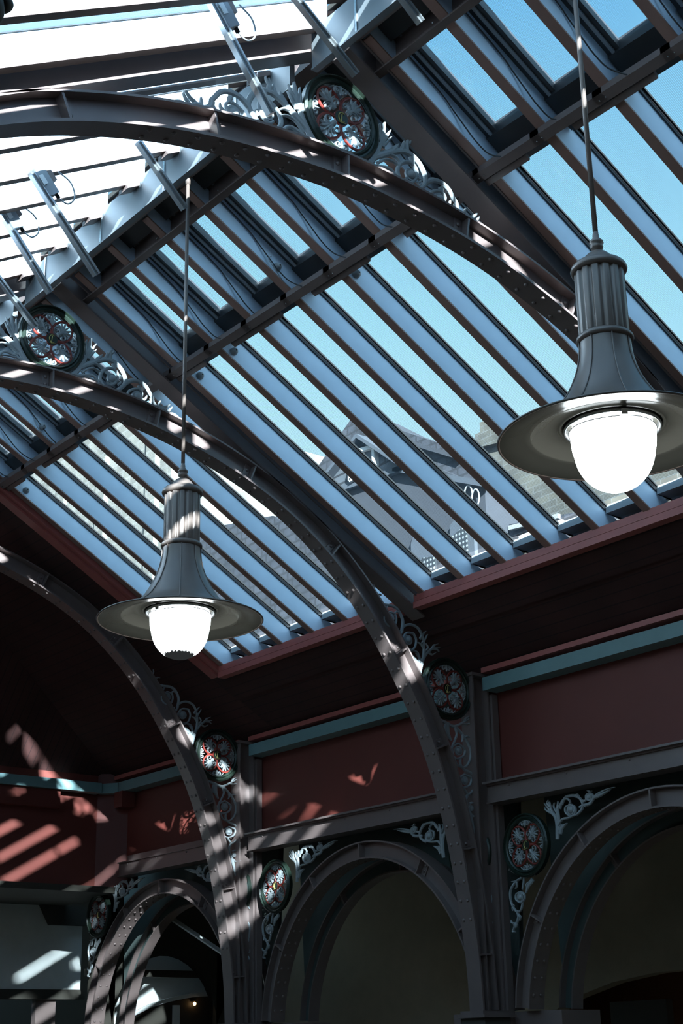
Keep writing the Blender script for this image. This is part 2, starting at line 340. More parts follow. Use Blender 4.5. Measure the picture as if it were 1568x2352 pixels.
# red mouldings at the edge of the glazing
def eave_trim(n, y0, y1):
    struct('ceiling_eaves_upstand_%d' % n, MB().box(9.50, 9.55, y0, y1, 4.0, 4.31), 'dark')
    m_ = MB(); m_.box(9.17, 9.30, y0, y1, 4.02, 4.082); m_.box(9.18, 9.24, y0, y1, 4.090, 4.157); m_.box(9.19, 9.24, y0, y1, 4.06, 4.10); pass
    return struct('trim_%d' % n, m_, 'redtrim')
eave_trim(1, 10.70, 13.86); eave_trim(2, 6.70, 10.49); eave_trim(3, 1.2, 6.49)
vt = MB(); vt.slope(RX, 9.22, 13.93, 14.06, 9.405, 9.50); vt.slope(RX, 9.20, 13.86, 13.925, 9.43, 9.52); vt.slope(RX, 9.3, 13.86, 14.05, 9.5, 9.78)
struct('trim_4', vt, 'redtrim')
struct('trim_5', MB().slope(1.3, RX, 13.86, 14.06, 3.27, 3.62, True), 'redtrim')
# red cornice, teal gutter channel and bressummer under it, bay by bay
def cornice(n, y0, y1): return struct('trim_%d' % n, MB().box(10.02, 10.24, y0, y1, 3.50, 3.55), 'redtrim')
for i, (a, b) in enumerate(((-3, 6.49), (6.70, 10.49), (10.70, 14.49), (14.70, 17.60))): cornice(6 + i, a, b)
def hchannel(name, x, y0, y1, z0, z1, d, material, label, cat, group, bolts=None):
    t = thing(name, (x + d / 2, (y0 + y1) / 2, z0), label, cat, group)
    w = MB(); w.box(x + 0.025, x + 0.04, y0, y1, z0 + .012, z1 - .012); w.build('web', material, t)
    f = MB(); f.box(x, x + d, y0, y1, z0, z0 + .014); f.build('flange', material, t)
    f = MB(); f.box(x, x + d, y0, y1, z1 - .014, z1); f.build('flange', material, t)
    if bolts:
        r0 = MB().dome((x + .025, bolts[0], (z0 + z1) / 2 + .05), (-1, 0, 0), .012).build('bolt', material, t)
        for b in bolts[1:]: copy_part(r0, t, (0, b - bolts[0], 0))
    return t
for i, (a, b, s_) in enumerate(((2.2, 6.49, 'in the bay at the right edge of the picture'), (6.70, 10.49, 'to the right of the middle haunch medallion'), (10.70, 14.49, 'between the two haunch medallions'), (14.70, 17.50, 'running from the far arch rib to the canted corner'))):
    bx = MB().box(10.03, 10.22, a, b, 3.325, 3.455)
    o = bx.build('gutter_beam', 'teal'); tagit(o, 'teal painted gutter beam under the ceiling, ' + s_, 'beam', 'teal gutter beams')
tagit(MB().prism([(10.03, 17.52), (10.2, 17.52), (10.05, 17.82), (9.86, 17.76)], 'z', 3.325, 3.455).build('corner_gutter_beam', 'teal'), 'short canted teal gutter piece turning the room corner', 'beam', 'teal gutter beams')
gb = MB().box(0.6, 9.87, 17.66, 17.82, 3.325, 3.455).build('gutter_beam', 'teal'); tagit(gb, 'teal gutter beam along the far end wall, with a sun patch on it', 'beam', 'teal gutter beams')
fb = MB(); fb.box(0.6, 9.30, 17.72, 17.82, 3.09, 3.325)
tagit(fb.build('wall_panel', 'redwall'), 'shallow red panel hanging just below the end wall gutter beam', 'panel')
tagit(MB().box(10.0, 10.2, 17.35, 17.55, 3.12, 3.325).build('gutter_bracket', 'redwall'), 'small dark red bracket under the gutter corner', 'bracket')
tagit(MB().box(0.6, 10.30, 17.62, 17.98, 2.04, 2.12).build('end_wall_lintel', 'dark'), 'thin dark ledge along the foot of the red end wall', 'ledge')
tagit(MB().box(-1.0, 10.64, 19.45, 19.6, 0.93, 2.04).build('fascia_panel', 'white'), 'pale grey fascia panel with sun streaks at the lower left', 'panel')
tagit(MB().prism([(10.1, 1.78), (10.64, 1.78), (10.64, 2.04), (9.95, 2.04)], 'y', 19.35, 19.46).build('dark_bracket', 'dark'), 'dark bracket at the top right corner of the pale fascia panel', 'bracket')
tagit(MB().box(-1.0, 10.7, 19.42, 19.62, 0.80, 0.93).build('dark_beam', 'dark'), 'dark shopfront head under the pale fascia panel', 'beam')
p_ = MB().box(10.0, 10.3, 19.5, 19.62, -1.6, 0.80); tagit(p_.build('shopfront_pilaster', 'steel'), 'brown pilaster below the pale fascia panel', 'pilaster')

# ================================================================== ROOF GLAZING
def g_right(x, c): return c - TK * x
PURL = 6.42
YB = {'bay0': [6.375 - .5635 * k for k in range(8)], 'bay1': [10.34 - .5635 * k for k in range(7)], 'bay2': [13.765 - .5635 * k for k in range(6)]}
WHERE = {'bay0': 'in the upper right bay', 'bay1': 'in the middle bay', 'bay2': 'in the far left bay'}
LIM = {'bay0': (6.49, 1.22), 'bay1': (10.49, 6.72), 'bay2': (13.86, 10.70)}
def right_bar(y, label):
    t = thing('glazing_bar', ((PURL + 9.3) / 2, y + .037, g_right((PURL + 9.3) / 2, 9.48)), label, 'roof bar', 'glazing bars of the right roof slope')
    MB().prism([(RX + .1, g_right(RX + .1, 9.493)), (9.185, g_right(9.185, 9.493)), (9.48, 4.17), (9.48, g_right(9.48, 9.735)), (RX + .1, g_right(RX + .1, 9.735))], 'y', y, y + .072).build('bar', 'bar', t)
    MB().slope(RX + .1, 9.182, y - .002, y + .076, 9.480, 9.494).build('lower_flange', 'flange', t)
    MB().slope(PURL, 9.30, y - .028, y + .10, 9.737, 9.755).build('gasket', 'rubber', t)
    MB().slope(PURL + .2, 9.30, y - .014, y - .001, 9.705, 9.737).build('glazing_bead', 'sash', t)
    return t
dx_ = []
for bay in ('bay1', 'bay2', 'bay0'):
    ys = YB[bay]
    for k, y in enumerate(ys):
        right_bar(y, 'pale grey glazing bar, %s from the left %s' % (ORD[k], WHERE[bay]))
    # panes and vents lie between neighbouring bars; the last space ends at the next principal rafter
    hi, lo = LIM[bay]
    edges = [y for y in ys]
    spans = [(edges[k + 1] + .10 if k + 1 < len(edges) else lo, edges[k] - .012) for k in range(len(edges))]
    if edges[0] + .14 < hi - .02: spans = [(edges[0] + .10, hi)] + spans
    for k, (a, b) in enumerate(spans):
        if b - a < .05: continue
        tagit(MB().slope(PURL + .22, 9.22, a - .02, b + .02, 9.737, 9.745).build('glass_pane', 'wired'), 'lower wired glass pane, %s from the left %s' % (ORD[k], WHERE[bay]), 'glass pane', 'lower wired glass panes')
        if b - a > .2:
            tagit(MB().hexa([(9.27, a, 4.295), (9.50, a, 4.295), (9.50, b, 4.295), (9.27, b, 4.295), (9.27, a, 4.365), (9.50, a, 4.23 + .04), (9.50, b, 4.23 + .04), (9.27, b, 4.365)]).build('glazing_sill', 'plastic'), 'sill block under pane, %s from left %s' % (ORD[k], WHERE[bay]), 'sill', 'sill blocks at the foot of the panes')
            v = thing('roof_light', (5.9, (a + b) / 2, g_right(5.9, 9.6)), 'upper opening roof light, %s from left %s' % (ORD[k], WHERE[bay]), 'roof light', 'upper opening roof lights')
            fm = MB(); fm.slope(5.42, PURL + .03, b - .10, b + .0, 9.68, 9.75); fm.slope(5.42, PURL + .03, a, a + .02, 9.68, 9.75)
            fm.slope(PURL - .03, PURL + .21, a, b, 9.66, 9.75); fm.slope(5.42, 5.55, a, b, 9.60, 9.75); fm.build('sash_frame', 'sash', v)
            MB().slope(5.50, PURL, b - .062, b - .038, 9.665, 9.68).build('sash_bead', 'plastic', v)
            MB().slope(5.50, PURL, a + .01, b - .09, 9.71, 9.72).build('pane', 'wired', v)
        else:
            tagit(MB().slope(5.4, PURL + .22, a, b, 9.66, 9.75).build('infill_strip', 'sash'), 'dark infill strip beside the rafter %s' % WHERE[bay], 'strip', 'infill strips')
# purlin rails carried under the bars, one short staggered channel per bar
for bay in ('bay1', 'bay2', 'bay0'):
    for k, y in enumerate(YB[bay]):
        if y < 2.5: continue
        t = thing('opener_rail', (PURL, y - .2, g_right(PURL, 9.42)), 'short dark purlin rail, %s from the left %s' % (ORD[k], WHERE[bay]), 'rail', 'short channel rails along the roof purlin')
        y0, y1 = (y - .50, y + .14)
        MB().slope(PURL - .035, PURL + .025, y0, y1, 9.435, 9.45).build('flange', 'steel', t)
        w = MB(); w.slope(PURL - .035, PURL - .028, y0, y1, 9.45, 9.482); w.slope(PURL + .018, PURL + .025, y0, y1, 9.45, 9.482); w.build('web', 'steel', t)
        b0 = MB().dome((PURL, y1 - .03, g_right(PURL, 9.435)), (-TK, 0, -1), .007, .004, 8, 2).build('screw', 'alu', t)
        copy_part(b0, t, (0, -.05, 0))
        if k % 2 == 0:
            MB().slope(PURL + .045, PURL + .085, y - .30, y + .40 if y + .4 < LIM[bay][0] else LIM[bay][0] - .01, 9.455, 9.482).build('lower_rail', 'steel', t)
# thin black cable clipped along the top of each upper bar, drooping at the purlin
for bay in ('bay1', 'bay2', 'bay0'):
    for k, y in enumerate(YB[bay]):
        if y < 3.0: continue
        rr = random.Random(int(y * 100))
        x1 = 6.02 + .12 * rr.random(); yy = y - .012
        pts = [(5.45, yy, g_right(5.45, 9.64)), (5.7, yy, g_right(5.7, 9.645)), (x1 - .1, yy, g_right(x1 - .1, 9.63)), (x1, yy, g_right(x1, 9.60)), (x1 + .10, yy - .015, g_right(x1 + .1, 9.545)), (x1 + .18, yy - .03, g_right(x1 + .18, 9.50)), (x1 + .27, yy - .06, g_right(x1 + .27, 9.47)), (PURL - .02, yy - .16, g_right(PURL - .02, 9.44))]
        tagit(MB().tube(spline(pts, 4), .0055, 6).build('cable', 'cable'), 'thin dark cable on the %s bar from the left %s' % (ORD[k], WHERE[bay]), 'cable', 'cables running along the upper bars')
for (x, y, s_) in ((6.25, 8.65 + .5635 - .5635, 'above the purlin in the middle roof bay'), (6.60, 9.776, 'below the purlin in the middle roof bay'), (6.62, 10.34, 'beside the rafter of the second arch'), (6.25, 12.638, 'above the far left purlin'), (6.66, 13.765, 'at the far bay corner'), (6.6, 8.086 - .5635 * 0, 'near the near arch rib')):
    t = thing('round_sensor', (x, y - .02, g_right(x, 9.56)), 'round grey sensor knob fixed to a bar ' + s_, 'sensor', 'round sensor knobs on the bars')
    MB().dome((x, y + .0, g_right(x, 9.56)), (0, -1, 0), .036, .05, 16, 5).build('housing', 'plastic', t)
    MB().dome((x, y - .048, g_right(x, 9.56)), (0, -1, 0), .008, .004, 8, 2).build('indicator', 'rubber', t)
    pts = [(x - .06, y - .01, g_right(x - .06, 9.6)), (x - .1, y - .03, g_right(x - .1, 9.53)), (x - .05, y - .05, g_right(x - .05, 9.47)), (x + .03, y - .04, g_right(x + .03, 9.45)), (x + .1, y - .03, g_right(x + .1, 9.46))]
    if x < 6.5: MB().tube(spline(pts, 5), .004, 6).build('cable_loop', 'plastic', t)

# left roof slope: the same deep bars, their near sides in full sun
LWH = {'bay0': 'at the top left', 'bay1': 'in the middle bay', 'bay2': 'in the far bay'}
cL = lambda c: c - 2 * RX * TK
for bay in ('bay1', 'bay2', 'bay0'):
    ys = list(YB[bay])
    if bay == 'bay0': ys = ys + [ys[-1] - .5635 * (k + 1) for k in range(2)]
    hi, lo = LIM[bay]
    for k, y in enumerate(ys):
        if y > 1.8:
            t = thing('left_glazing_bar', (3.3, y + .037, cL(9.48) + TK * 3.3), 'sunlit white bar, %s from far end %s' % (ORD[k], LWH[bay]), 'roof bar', 'glazing bars of the left roof slope')
            MB().slope(1.28, 5.02, y, y + .072, cL(9.493), cL(9.705), True).build('bar', 'bar', t)
            MB().slope(1.28, 4.965, y - .002, y + .076, cL(9.480), cL(9.494), True).build('lower_flange', 'steel', t)
            MB().slope(1.28, RX - .04, y - .006, y + .08, cL(9.70), cL(9.712), True).build('gasket', 'rubber', t)
            if bay != 'bay0': MB().slope(4.86, 4.962, y - .03, y + .10, cL(9.440), cL(9.479), True).build('end_bracket', 'steel', t)
        else:
            o = MB().slope(1.28, RX - .04, y, y + .072, cL(9.48), cL(9.69), True).build('trim_%d' % (20 + k), 'bar'); o['kind'] = 'structure'
    ee = [(hi + .1, hi)] + [(y, y) for y in ys]
    prev = hi + .10
    for k, y in enumerate(ys + [None]):
        a = (y + .03) if y is not None else lo - .08
        o = MB().slope(1.28, RX, a, prev, cL(9.702), cL(9.709), True).build('left_glass_pane', 'wired')
        if a > 1.8: tagit(o, 'left slope glass pane, %s from far end %s' % (ORD[k], LWH[bay]), 'glass pane', 'glass panes of the left roof slope')
        else: o.name = 'window_%d' % (k + 1); o['kind'] = 'structure'
        if y is not None: prev = y + .04
rc = MB(); rc.slope(RX, RX + .16, 1.2, 14.1, 9.76, 9.80); rc.slope(RX - .10, RX, 1.2, 14.1, cL(9.71), cL(9.75), True)
struct('trim_ridge_sun_stop', rc, 'dark')  # strip added over the open ridge gap to block the sun

# ridge board
for i, (a, b, s_) in enumerate(((6.72, 10.49, 'in the middle bay above the far pendant lamp rod'), (2.6, 6.48, 'at the top of the picture beyond the near arch'), (10.70, 14.0, 'over the far arch'))):
    t = thing('ridge_board', (RX, (a + b) / 2, 6.34), 'pale grey ridge board ' + s_, 'ridge board', 'pale ridge boards')
    MB().box(4.97, 5.01, a, b, 5.975, 6.27).build('board', 'board', t)
    MB().box(RX - .05, RX + .07, a, b, 6.345, 6.62).build('ridge_beam', 'steel', t)
    MB().box(4.962, 5.012, a, b, 5.965, 5.978).build('lower_lip', 'board', t)
    y = a + .62; p0 = None
    while y < b - .1:
        p1 = MB().box(4.963, 4.971, y, y + .018, 5.98, 6.27).build('cover_strip', 'alu', t); y += .93
# longitudinal channel near the ridge carrying the openers
for i, (a, b, s_) in enumerate(((6.72, 10.62, 'crossing behind the far pendant lamp rod'), (2.4, 6.60, 'at the top of the picture right of the near medallion'))):
    t = thing('opener_channel', (5.6, (a + b) / 2, 6.23), 'brown steel channel ' + s_, 'channel', 'steel channels beside the ridge')
    w = MB(); w.hexa([(5.60, a, 6.235), (5.615, a, 6.235), (5.615, b, 6.235), (5.60, b, 6.235), (5.60, a, 6.42), (5.615, a, 6.42), (5.615, b, 6.42), (5.60, b, 6.42)]); w.build('web', 'steel', t)
    MB().box(5.545, 5.615, a, b, 6.225, 6.238).build('flange', 'steel', t); MB().box(5.545, 5.615, a, b, 6.418, 6.428).build('flange', 'steel', t)
    b0 = MB().dome((5.6, b - .10, 6.36), (-1, 0, 0), .014, .01).build('bolt', 'alu', t); copy_part(b0, t, (0, 0, -.07))
    b1 = MB().dome((5.6, a + .9, 6.33), (-1, 0, 0), .010, .006).build('bolt', 'alu', t)
    for q in (.9, 1.8, 2.7): copy_part(b1, t, (0, min(q, b - a - 1.1), 0))
# window rods hanging square to the left slope
ROD = [((3.90, 6.05, 5.745), (4.336, 6.05, 5.137), 1, 'over the near arch scrollwork'), ((3.79, 8.03, 5.57), (4.314, 8.03, 4.958), 1, 'left of the far pendant rod'), ((3.91, 8.79, 5.72), (4.355, 8.79, 5.169), 1, 'nearest the left edge above the far medallion'),
       ((4.56, 10.2, 6.01), (4.942, 10.2, 5.644), 0, 'ending in front of the far medallion'), ((4.50, 7.86, 5.985), (4.889, 7.86, 5.59), 0, 'ending beside the far pendant rod'), ((4.34, 5.87, 5.90), (4.832, 5.87, 5.516), 0, 'just left of the near medallion top'), ((4.80, 5.5, 5.95), (5.036, 5.5, 5.756), 0, 'at the top right of the near medallion')]
for a, b, mot, s_ in ROD:
    a = Vector(a); b = Vector(b); d = (b - a).normalized()
    t = thing('opener_rod' if mot else 'stay_rod', tuple(b), ('square aluminium opener rod with motor box ' if mot else 'square aluminium stay rod ') + s_, 'window opener' if mot else 'rod', 'opener rods hanging from the left slope')
    MB().beam(a, b, .046, .040, (0, 1, 0)).build('rod', 'alu', t)
    w = MB(); w.beam(a + d * .01 + Vector((0, -.028, 0)), b - d * .005 + Vector((0, -.028, 0)), .010, .012, (0, 1, 0)); w.build('edge_bead', 'alu', t)
    MB().dome(b - d * .03 + Vector((0, -.021, 0)), (0, -1, 0), .006, .003, 8, 2).build('screw', 'rubber', t)
    if mot:
        up_ = Vector((-d.z, 0, d.x)); c = a + d * .13
        if up_.x < 0: up_ = -up_
        mb = MB(); mb.beam(c - d * .10 + up_ * .045, c + d * .08 + up_ * .045, .085, .07, (0, 1, 0)); mb.build('motor_housing', 'plastic', t)
        MB().beam(c - d * .10 + up_ * .10, c - d * .0 + up_ * .10, .07, .05, (0, 1, 0)).build('gear_cap', 'lamp', t)
        MB().tube([c + d * .06 + up_ * .08, c + d * .11 + up_ * .08], .014).build('cable_gland', 'rubber', t)
        MB().beam(c - d * .07 + Vector((0, -.045, 0)) + up_ * .02, c + d * .0 + Vector((0, -.045, 0)) + up_ * .02, .003, .035, tuple(up_)).build('rating_label', 'label', t)
        e = c + d * .11 + up_ * .08
        MB().tube(spline([e, e + d * .06 + up_ * .04, e + d * .04 + up_ * .12, e - d * .06 + up_ * .16, e - d * .16 + up_ * .12], 5), .006, 6).build('cable', 'plastic', t)

# ================================================================== ARCH RIBS, RAFTERS, POSTS
HALF = [(5.28, 5.29), (5.75, 5.265), (6.24, 5.205), (6.72, 5.10), (7.23, 4.93), (7.70, 4.71), (8.12, 4.43), (8.54, 4.04), (8.90, 3.58), (9.22, 3.06), (9.43, 2.60), (9.57, 2.18), (9.67, 1.78), (9.76, 1.28), (9.82, .82), (9.845, .36)]
def smooth_curve(half, cx):
    full = [(2 * cx - x, z) for x, z in half[:0:-1]] + list(half)
    return spline(full, 5)
def normals(pts):
    out = []
    for i in range(len(pts)):
        a = pts[max(i - 1, 0)]; b = pts[min(i + 1, len(pts) - 1)]; t = Vector((b[0] - a[0], b[1] - a[1])).normalized()
        out.append(Vector((-t.y, t.x)))
    return out
def curved(mb, pts, nrm, n0, n1, w0, w1, axis):      # band between offsets n0,n1 along the normal and w0,w1 across
    vs = []; fs = []; k = len(pts)
    for p, n in zip(pts, nrm):
        for nn, ww in ((n0, w0), (n1, w0), (n1, w1), (n0, w1)):
            u = p[0] + n.x * nn; v = p[1] + n.y * nn
            vs.append((u, ww, v) if axis == 'y' else (ww, u, v))
    for i in range(k - 1):
        for j in range(4): fs.append((4 * i + j, 4 * i + (j + 1) % 4, 4 * i + 4 + (j + 1) % 4, 4 * i + 4 + j))
    fs += [(3, 2, 1, 0), (4 * k - 4, 4 * k - 3, 4 * k - 2, 4 * k - 1)]
    mb.add(vs, fs); return mb
def arclen(pts):
    L = [0]
    for a, b in zip(pts, pts[1:]): L.append(L[-1] + math.hypot(b[0] - a[0], b[1] - a[1]))
    return L
def at(pts, L, s_):
    for i in range(len(L) - 1):
        if L[i + 1] >= s_:
            t = (s_ - L[i]) / (L[i + 1] - L[i]); a, b = pts[i], pts[i + 1]
            p = (a[0] + (b[0] - a[0]) * t, a[1] + (b[1] - a[1]) * t); tg = Vector((b[0] - a[0], b[1] - a[1])).normalized()
            return p, Vector((-tg.y, tg.x))
    return pts[-1], Vector((1, 0))
def stiff(t, p, n, depth, face, axis, sgn, cleat_side, two=True):
    """cross rib and riveted cleat on the face of a web; face = coordinate of the web face, sgn = outward direction"""
    tg = Vector((n.y, -n.x))
    def P(a, b, w):      # along normal, along tangent, out of the web
        u = p[0] + n.x * a + tg.x * b; v = p[1] + n.y * a + tg.y * b; ww = face + sgn * w
        return (u, ww, v) if axis == 'y' else (ww, u, v)
    def bx(a0, a1, b0, b1, w0, w1):
        return [P(a0, b0, w0), P(a1, b0, w0), P(a1, b1, w0), P(a0, b1, w0), P(a0, b0, w1), P(a1, b0, w1), P(a1, b1, w1), P(a0, b1, w1)]
    s_ = MB().hexa(bx(.012, depth - .012, -.008, .008, 0, .075)).build('stiffener', 'steel', t)
    c0, c1 = (.012, .075) if cleat_side > 0 else (-.075, -.012)
    MB().hexa(bx(.014, depth - .014, c0, c1, 0, .012)).build('cleat', 'steel', t)
    nn = P(0, 0, 1); o_ = P(0, 0, 0); nv = Vector(nn) - Vector(o_)
    for f in (.33, .67): MB().dome(P(depth * f, (c0 + c1) / 2, .012), nv, .017, .014, 10, 3).build('cleat_rivet', 'steel', t)
AD = .195; AW = .18
CURVE = smooth_curve(HALF, RX); CN = normals(CURVE); CL = arclen(CURVE); MID = CL[-1] / 2
def arch_rib(y, label):
    t = thing('arch_rib', (RX, y + AW / 2, .36), label, 'arch', 'riveted arch ribs spanning the hall')
    curved(MB(), CURVE, CN, 0, .020, y, y + AW, 'y').build('lower_flange', 'steel', t)
    curved(MB(), CURVE, CN, AD - .016, AD, y, y + AW, 'y').build('upper_flange', 'steel', t)
    curved(MB(), CURVE, CN, .018, AD - .014, y + .082, y + .098, 'y').build('web', 'steel', t)
    for s_ in (-3.0, -2.02, -1.0, .0, 1.02, 2.05, 3.12, 4.25, 5.20, 6.15, 7.1):
        if abs(s_) > MID - .1: continue
        p, n = at(CURVE, CL, MID + s_); stiff(t, p, n, AD, y + .082, 'y', -1, -1 if s_ >= 0 else 1)
    r0 = MB().dome((0, 0, 0), (0, 0, 1), .0165, .014, 10, 3)
    r0.v = [(v[0], v[1], v[2]) for v in r0.v]
    me = None; cnt = 0; s_ = 6.78
    while s_ > -3.6 and cnt < 98:
        p, n = at(CURVE, CL, MID + s_)
        for dy in (.045, .135):
            if me is None:
                o = r0.build('rivet', 'steel', t, None); me = o.data
                for v in me.vertices: v.co = v.co + Vector(t['_base'])
            else:
                o = D.objects.new('rivet', me); COL.objects.link(o); o.parent = t
            loc = Vector((p[0], y + dy, p[1])) - Vector(t['_base']); o.location = loc
            o.rotation_euler = Vector((-n.x, 0, -n.y)).to_track_quat('Z', 'Y').to_euler(); cnt += 1
        s_ -= .172
    return t
for y, lab in ((10.5, 'riveted steel arch rib in the middle, descending between the two haunch medallions'), (6.5, 'nearest riveted arch rib sweeping across the top of the picture'), (14.5, 'farthest arch rib, low at the left behind the far lamp')): arch_rib(y, lab)
# principal rafters
def rafter(y, left, label):
    t = thing('principal_rafter', (7.2 if not left else 3.3, y + .09, g_right(7.2, 9.38)), label, 'rafter', 'principal roof rafters')
    x0, x1 = (RX + .02, 9.32) if not left else (1.0, RX - .02)
    c = 9.375 if not left else 3.235
    MB().slope(x0, x1, y, y + AW, c, c + .02, left).build('lower_flange', 'steel', t)
    MB().slope(x0, x1, y + .08, y + .10, c + .02, c + .30, left).build('web', 'steel', t)
    MB().slope(x0, x1, y, y + AW, c + .28, c + .30, left).build('upper_flange', 'steel', t)
    if not left: 
        MB().slope(x0, x1, y - .055, y - .04, 9.47, 9.52, left).build('edge_angle', 'steel', t)
        MB().slope(x0, x1, y + AW + .01, y + AW + .02, 9.40, 9.52, left).build('edge_angle', 'steel', t)
    return t
for y, s_ in ((10.5, 'over the second arch'), (6.5, 'over the near arch')):
    rafter(y, False, 'dark principal rafter sloping down right ' + s_); rafter(y, True, 'brown principal rafter left of the ridge ' + s_)
# posts
def post(y, label):
    t = thing('steel_post', (10.02, y + .09, .36), label, 'post', 'posts against the right wall')
    MB().box(9.915, 9.93, y + .01, y + .19, .36, 3.47).build('front_flange', 'steel', t)
    MB().box(9.93, 10.10, y + .085, y + .10, .36, 3.47).build('web', 'steel', t)
    MB().box(10.10, 10.12, y, y + .19, .36, 3.47).build('back_flange', 'steel', t)
    MB().box(9.90, 10.13, y - .005, y + .195, 3.47, 3.50).build('cap_plate', 'steel', t)
    for z in (3.16, 2.75, 2.15):
        MB().dome((9.96, y + .085, z), (0, -1, 0), .016, .02, 8, 3).build('bolt', 'steel', t)
    return t
for y, s_ in ((10.5, 'right of the middle haunch medallion'), (14.5, 'right of the far haunch medallion')): 
    post(y, 'dark steel post against the wall ' + s_)
    tagit(MB().box(10.13, 10.205, y - .03, y + .22, -1.6, 3.3).box(10.205, 10.7, y - .62, y + .80, -1.6, .35).build('masonry_pier', 'steel'), 'dark pier behind the steel post ' + s_, 'pier', 'piers of the arcade')
    tagit(MB().box(9.80, 10.12, y - .06, y + .26, -1.6, .30).build('pedestal', 'stone'), 'stone pedestal under the post ' + s_, 'pedestal', 'pedestals of the arcade')
    bp = MB(); bp.box(9.76, 10.16, y - .10, y + .30, .30, .325); bp.box(9.79, 10.14, y - .05, y + .25, .325, .36)
    tagit(bp.build('base_plate', 'steel'), 'stepped steel base plate under the post ' + s_, 'base plate', 'base plates')

# ================================================================== ARCADE
AX = 10.05
def arcade(cy, label, inner_label):
    R0 = 1.545; half = [(cy + R0 * math.sin(a), .38 + R0 * math.cos(a)) for a in [R(5 * k) for k in range(18)]]
    half = [(u + .10 * max(0, (1 - (v - .38) / R0)) ** 1.5 * (1 if i else 0), v) for i, (u, v) in enumerate(half)] + [(cy + R0 + .10, .36)]
    pts = spline([(2 * cy - u, v) for u, v in half[:0:-1]] + half, 2); pts = [p for i, p in enumerate(pts) if i == 0 or math.hypot(p[0] - pts[i - 1][0], p[1] - pts[i - 1][1]) > .004]
    nr = normals(pts); L = arclen(pts)
    t = thing('arcade_arch', (AX + .09, cy, .36), label, 'arch', 'arcade arches in the right wall')
    curved(MB(), pts, nr, 0, .018, AX, AX + .19, 'x').build('lower_flange', 'steel', t)
    curved(MB(), pts, nr, .165, .18, AX, AX + .19, 'x').build('upper_flange', 'steel', t)
    curved(MB(), pts, nr, .016, .167, AX + .075, AX + .09, 'x').build('web', 'steel', t)
    for f in (-1.72, -.88, 0.05, .88, 1.72):
        p, n = at(pts, L, L[-1] / 2 + f); stiff(t, p, n, .18, AX + .075, 'x', -1, 1 if f > 0 else -1)
    s_ = L[-1] - .12; me = None
    while s_ > .1:
        p, n = at(pts, L, s_)
        for dx in (.05, .14):
            if me is None:
                q = MB().dome((0, 0, 0), (0, 0, 1), .016, .014, 10, 3); o = q.build('rivet', 'steel', t); me = o.data
                for v in me.vertices: v.co = v.co + Vector(t['_base'])
            else: o = D.objects.new('rivet', me); COL.objects.link(o); o.parent = t
            o.location = Vector((AX + dx, p[0], p[1])) - Vector(t['_base']); o.rotation_euler = Vector((0, -n.x, -n.y)).to_track_quat('Z', 'Y').to_euler()
        s_ -= .15
    # plainer inner ring on the far face of the wall
    t2 = thing('inner_arch', (10.56, cy, .36), inner_label, 'arch', 'inner arcade rings')
    sc = lambda q: (cy + (q[0] - cy) * .93, .36 + (q[1] - .36) * .93)
    pi = [sc(q) for q in pts]; ni = normals(pi); Li = arclen(pi)
    curved(MB(), pi, ni, 0, .015, 10.48, 10.62, 'x').build('lower_flange', 'steel', t2)
    curved(MB(), pi, ni, .15, .165, 10.48, 10.62, 'x').build('upper_flange', 'steel', t2)
    curved(MB(), pi, ni, .013, .152, 10.55, 10.565, 'x').build('web', 'infill', t2)
    for f in (-.1, .9):
        p, n = at(pi, Li, Li[-1] / 2 + f); stiff(t2, p, n, .165, 10.55, 'x', -1, 1)
    # plain infill wall above the inner ring
    out = [(p[0] + n.x * .16, p[1] + n.y * .16) for p, n in zip(pi, ni)]
    w = MB(); k = len(out)
    vs = []; fs = []
    for xx in (10.57, 10.62):
        for (u, v) in out: vs.append((xx, u, v))
        for (u, v) in out: vs.append((xx, min(max(cy + (u - cy) * 1.3, cy - 1.86), cy + 1.86), 3.3))
    for q in (0, 2 * k):
        for i in range(k - 1): fs.append((q + i, q + i + 1, q + k + i + 1, q + k + i))
    w.add(vs, fs)
    tagit(w.build('spandrel_panel', 'infill'), 'grey green infill panel above the inner ring of ' + label.split(',')[0], 'panel', 'infill panels behind the arcade')
    return t
arcade(12.45, 'arcade arch in the centre bottom, sunlit on its left haunch', 'inner ring seen through the centre bottom arch')
arcade(8.48, 'arcade arch at the lower right, in shade', 'inner ring seen through the lower right arch')
arcade(16.42, 'arcade arch at the lower left, striped with sun', 'inner ring seen through the lower left arch')
for a, b, s_ in ((2.0, 6.49, 'at the far right out beyond the lower right arch'), (6.70, 10.49, 'above the lower right arch'), (10.70, 14.49, 'above the centre bottom arch')):
    hchannel('bressummer', 10.0, a, b, 2.225, 2.405, .20, 'steel', 'horizontal steel channel beam ' + s_, 'beam', 'channel beams over the arcade', bolts=[a + .5 + .75 * k for k in range(5) if a + .5 + .75 * k < b])
hchannel('bressummer', 10.0, 14.70, 17.42, 2.225, 2.405, .20, 'steel', 'cut-off steel channel beam over the lower left arch, sun striped', 'beam', 'channel beams over the arcade', bolts=[15.1, 15.8, 16.5, 17.2])
tagit(MB().box(10.02, 10.2, 14.70, 17.20, 2.41, 2.47).build('ledge_angle', 'steel'), 'dark steel ledge on top of the cut-off beam at lower left', 'ledge')
tagit(MB().box(9.96, 10.22, 6.7, 10.49, 2.405, 2.425).build('ledge_angle', 'steel'), 'dark steel ledge on the beam above the lower right arch', 'ledge')
tagit(MB().box(9.96, 10.22, 10.7, 14.49, 2.405, 2.425).build('ledge_angle', 'steel'), 'dark steel ledge on the beam above the centre bottom arch', 'ledge')

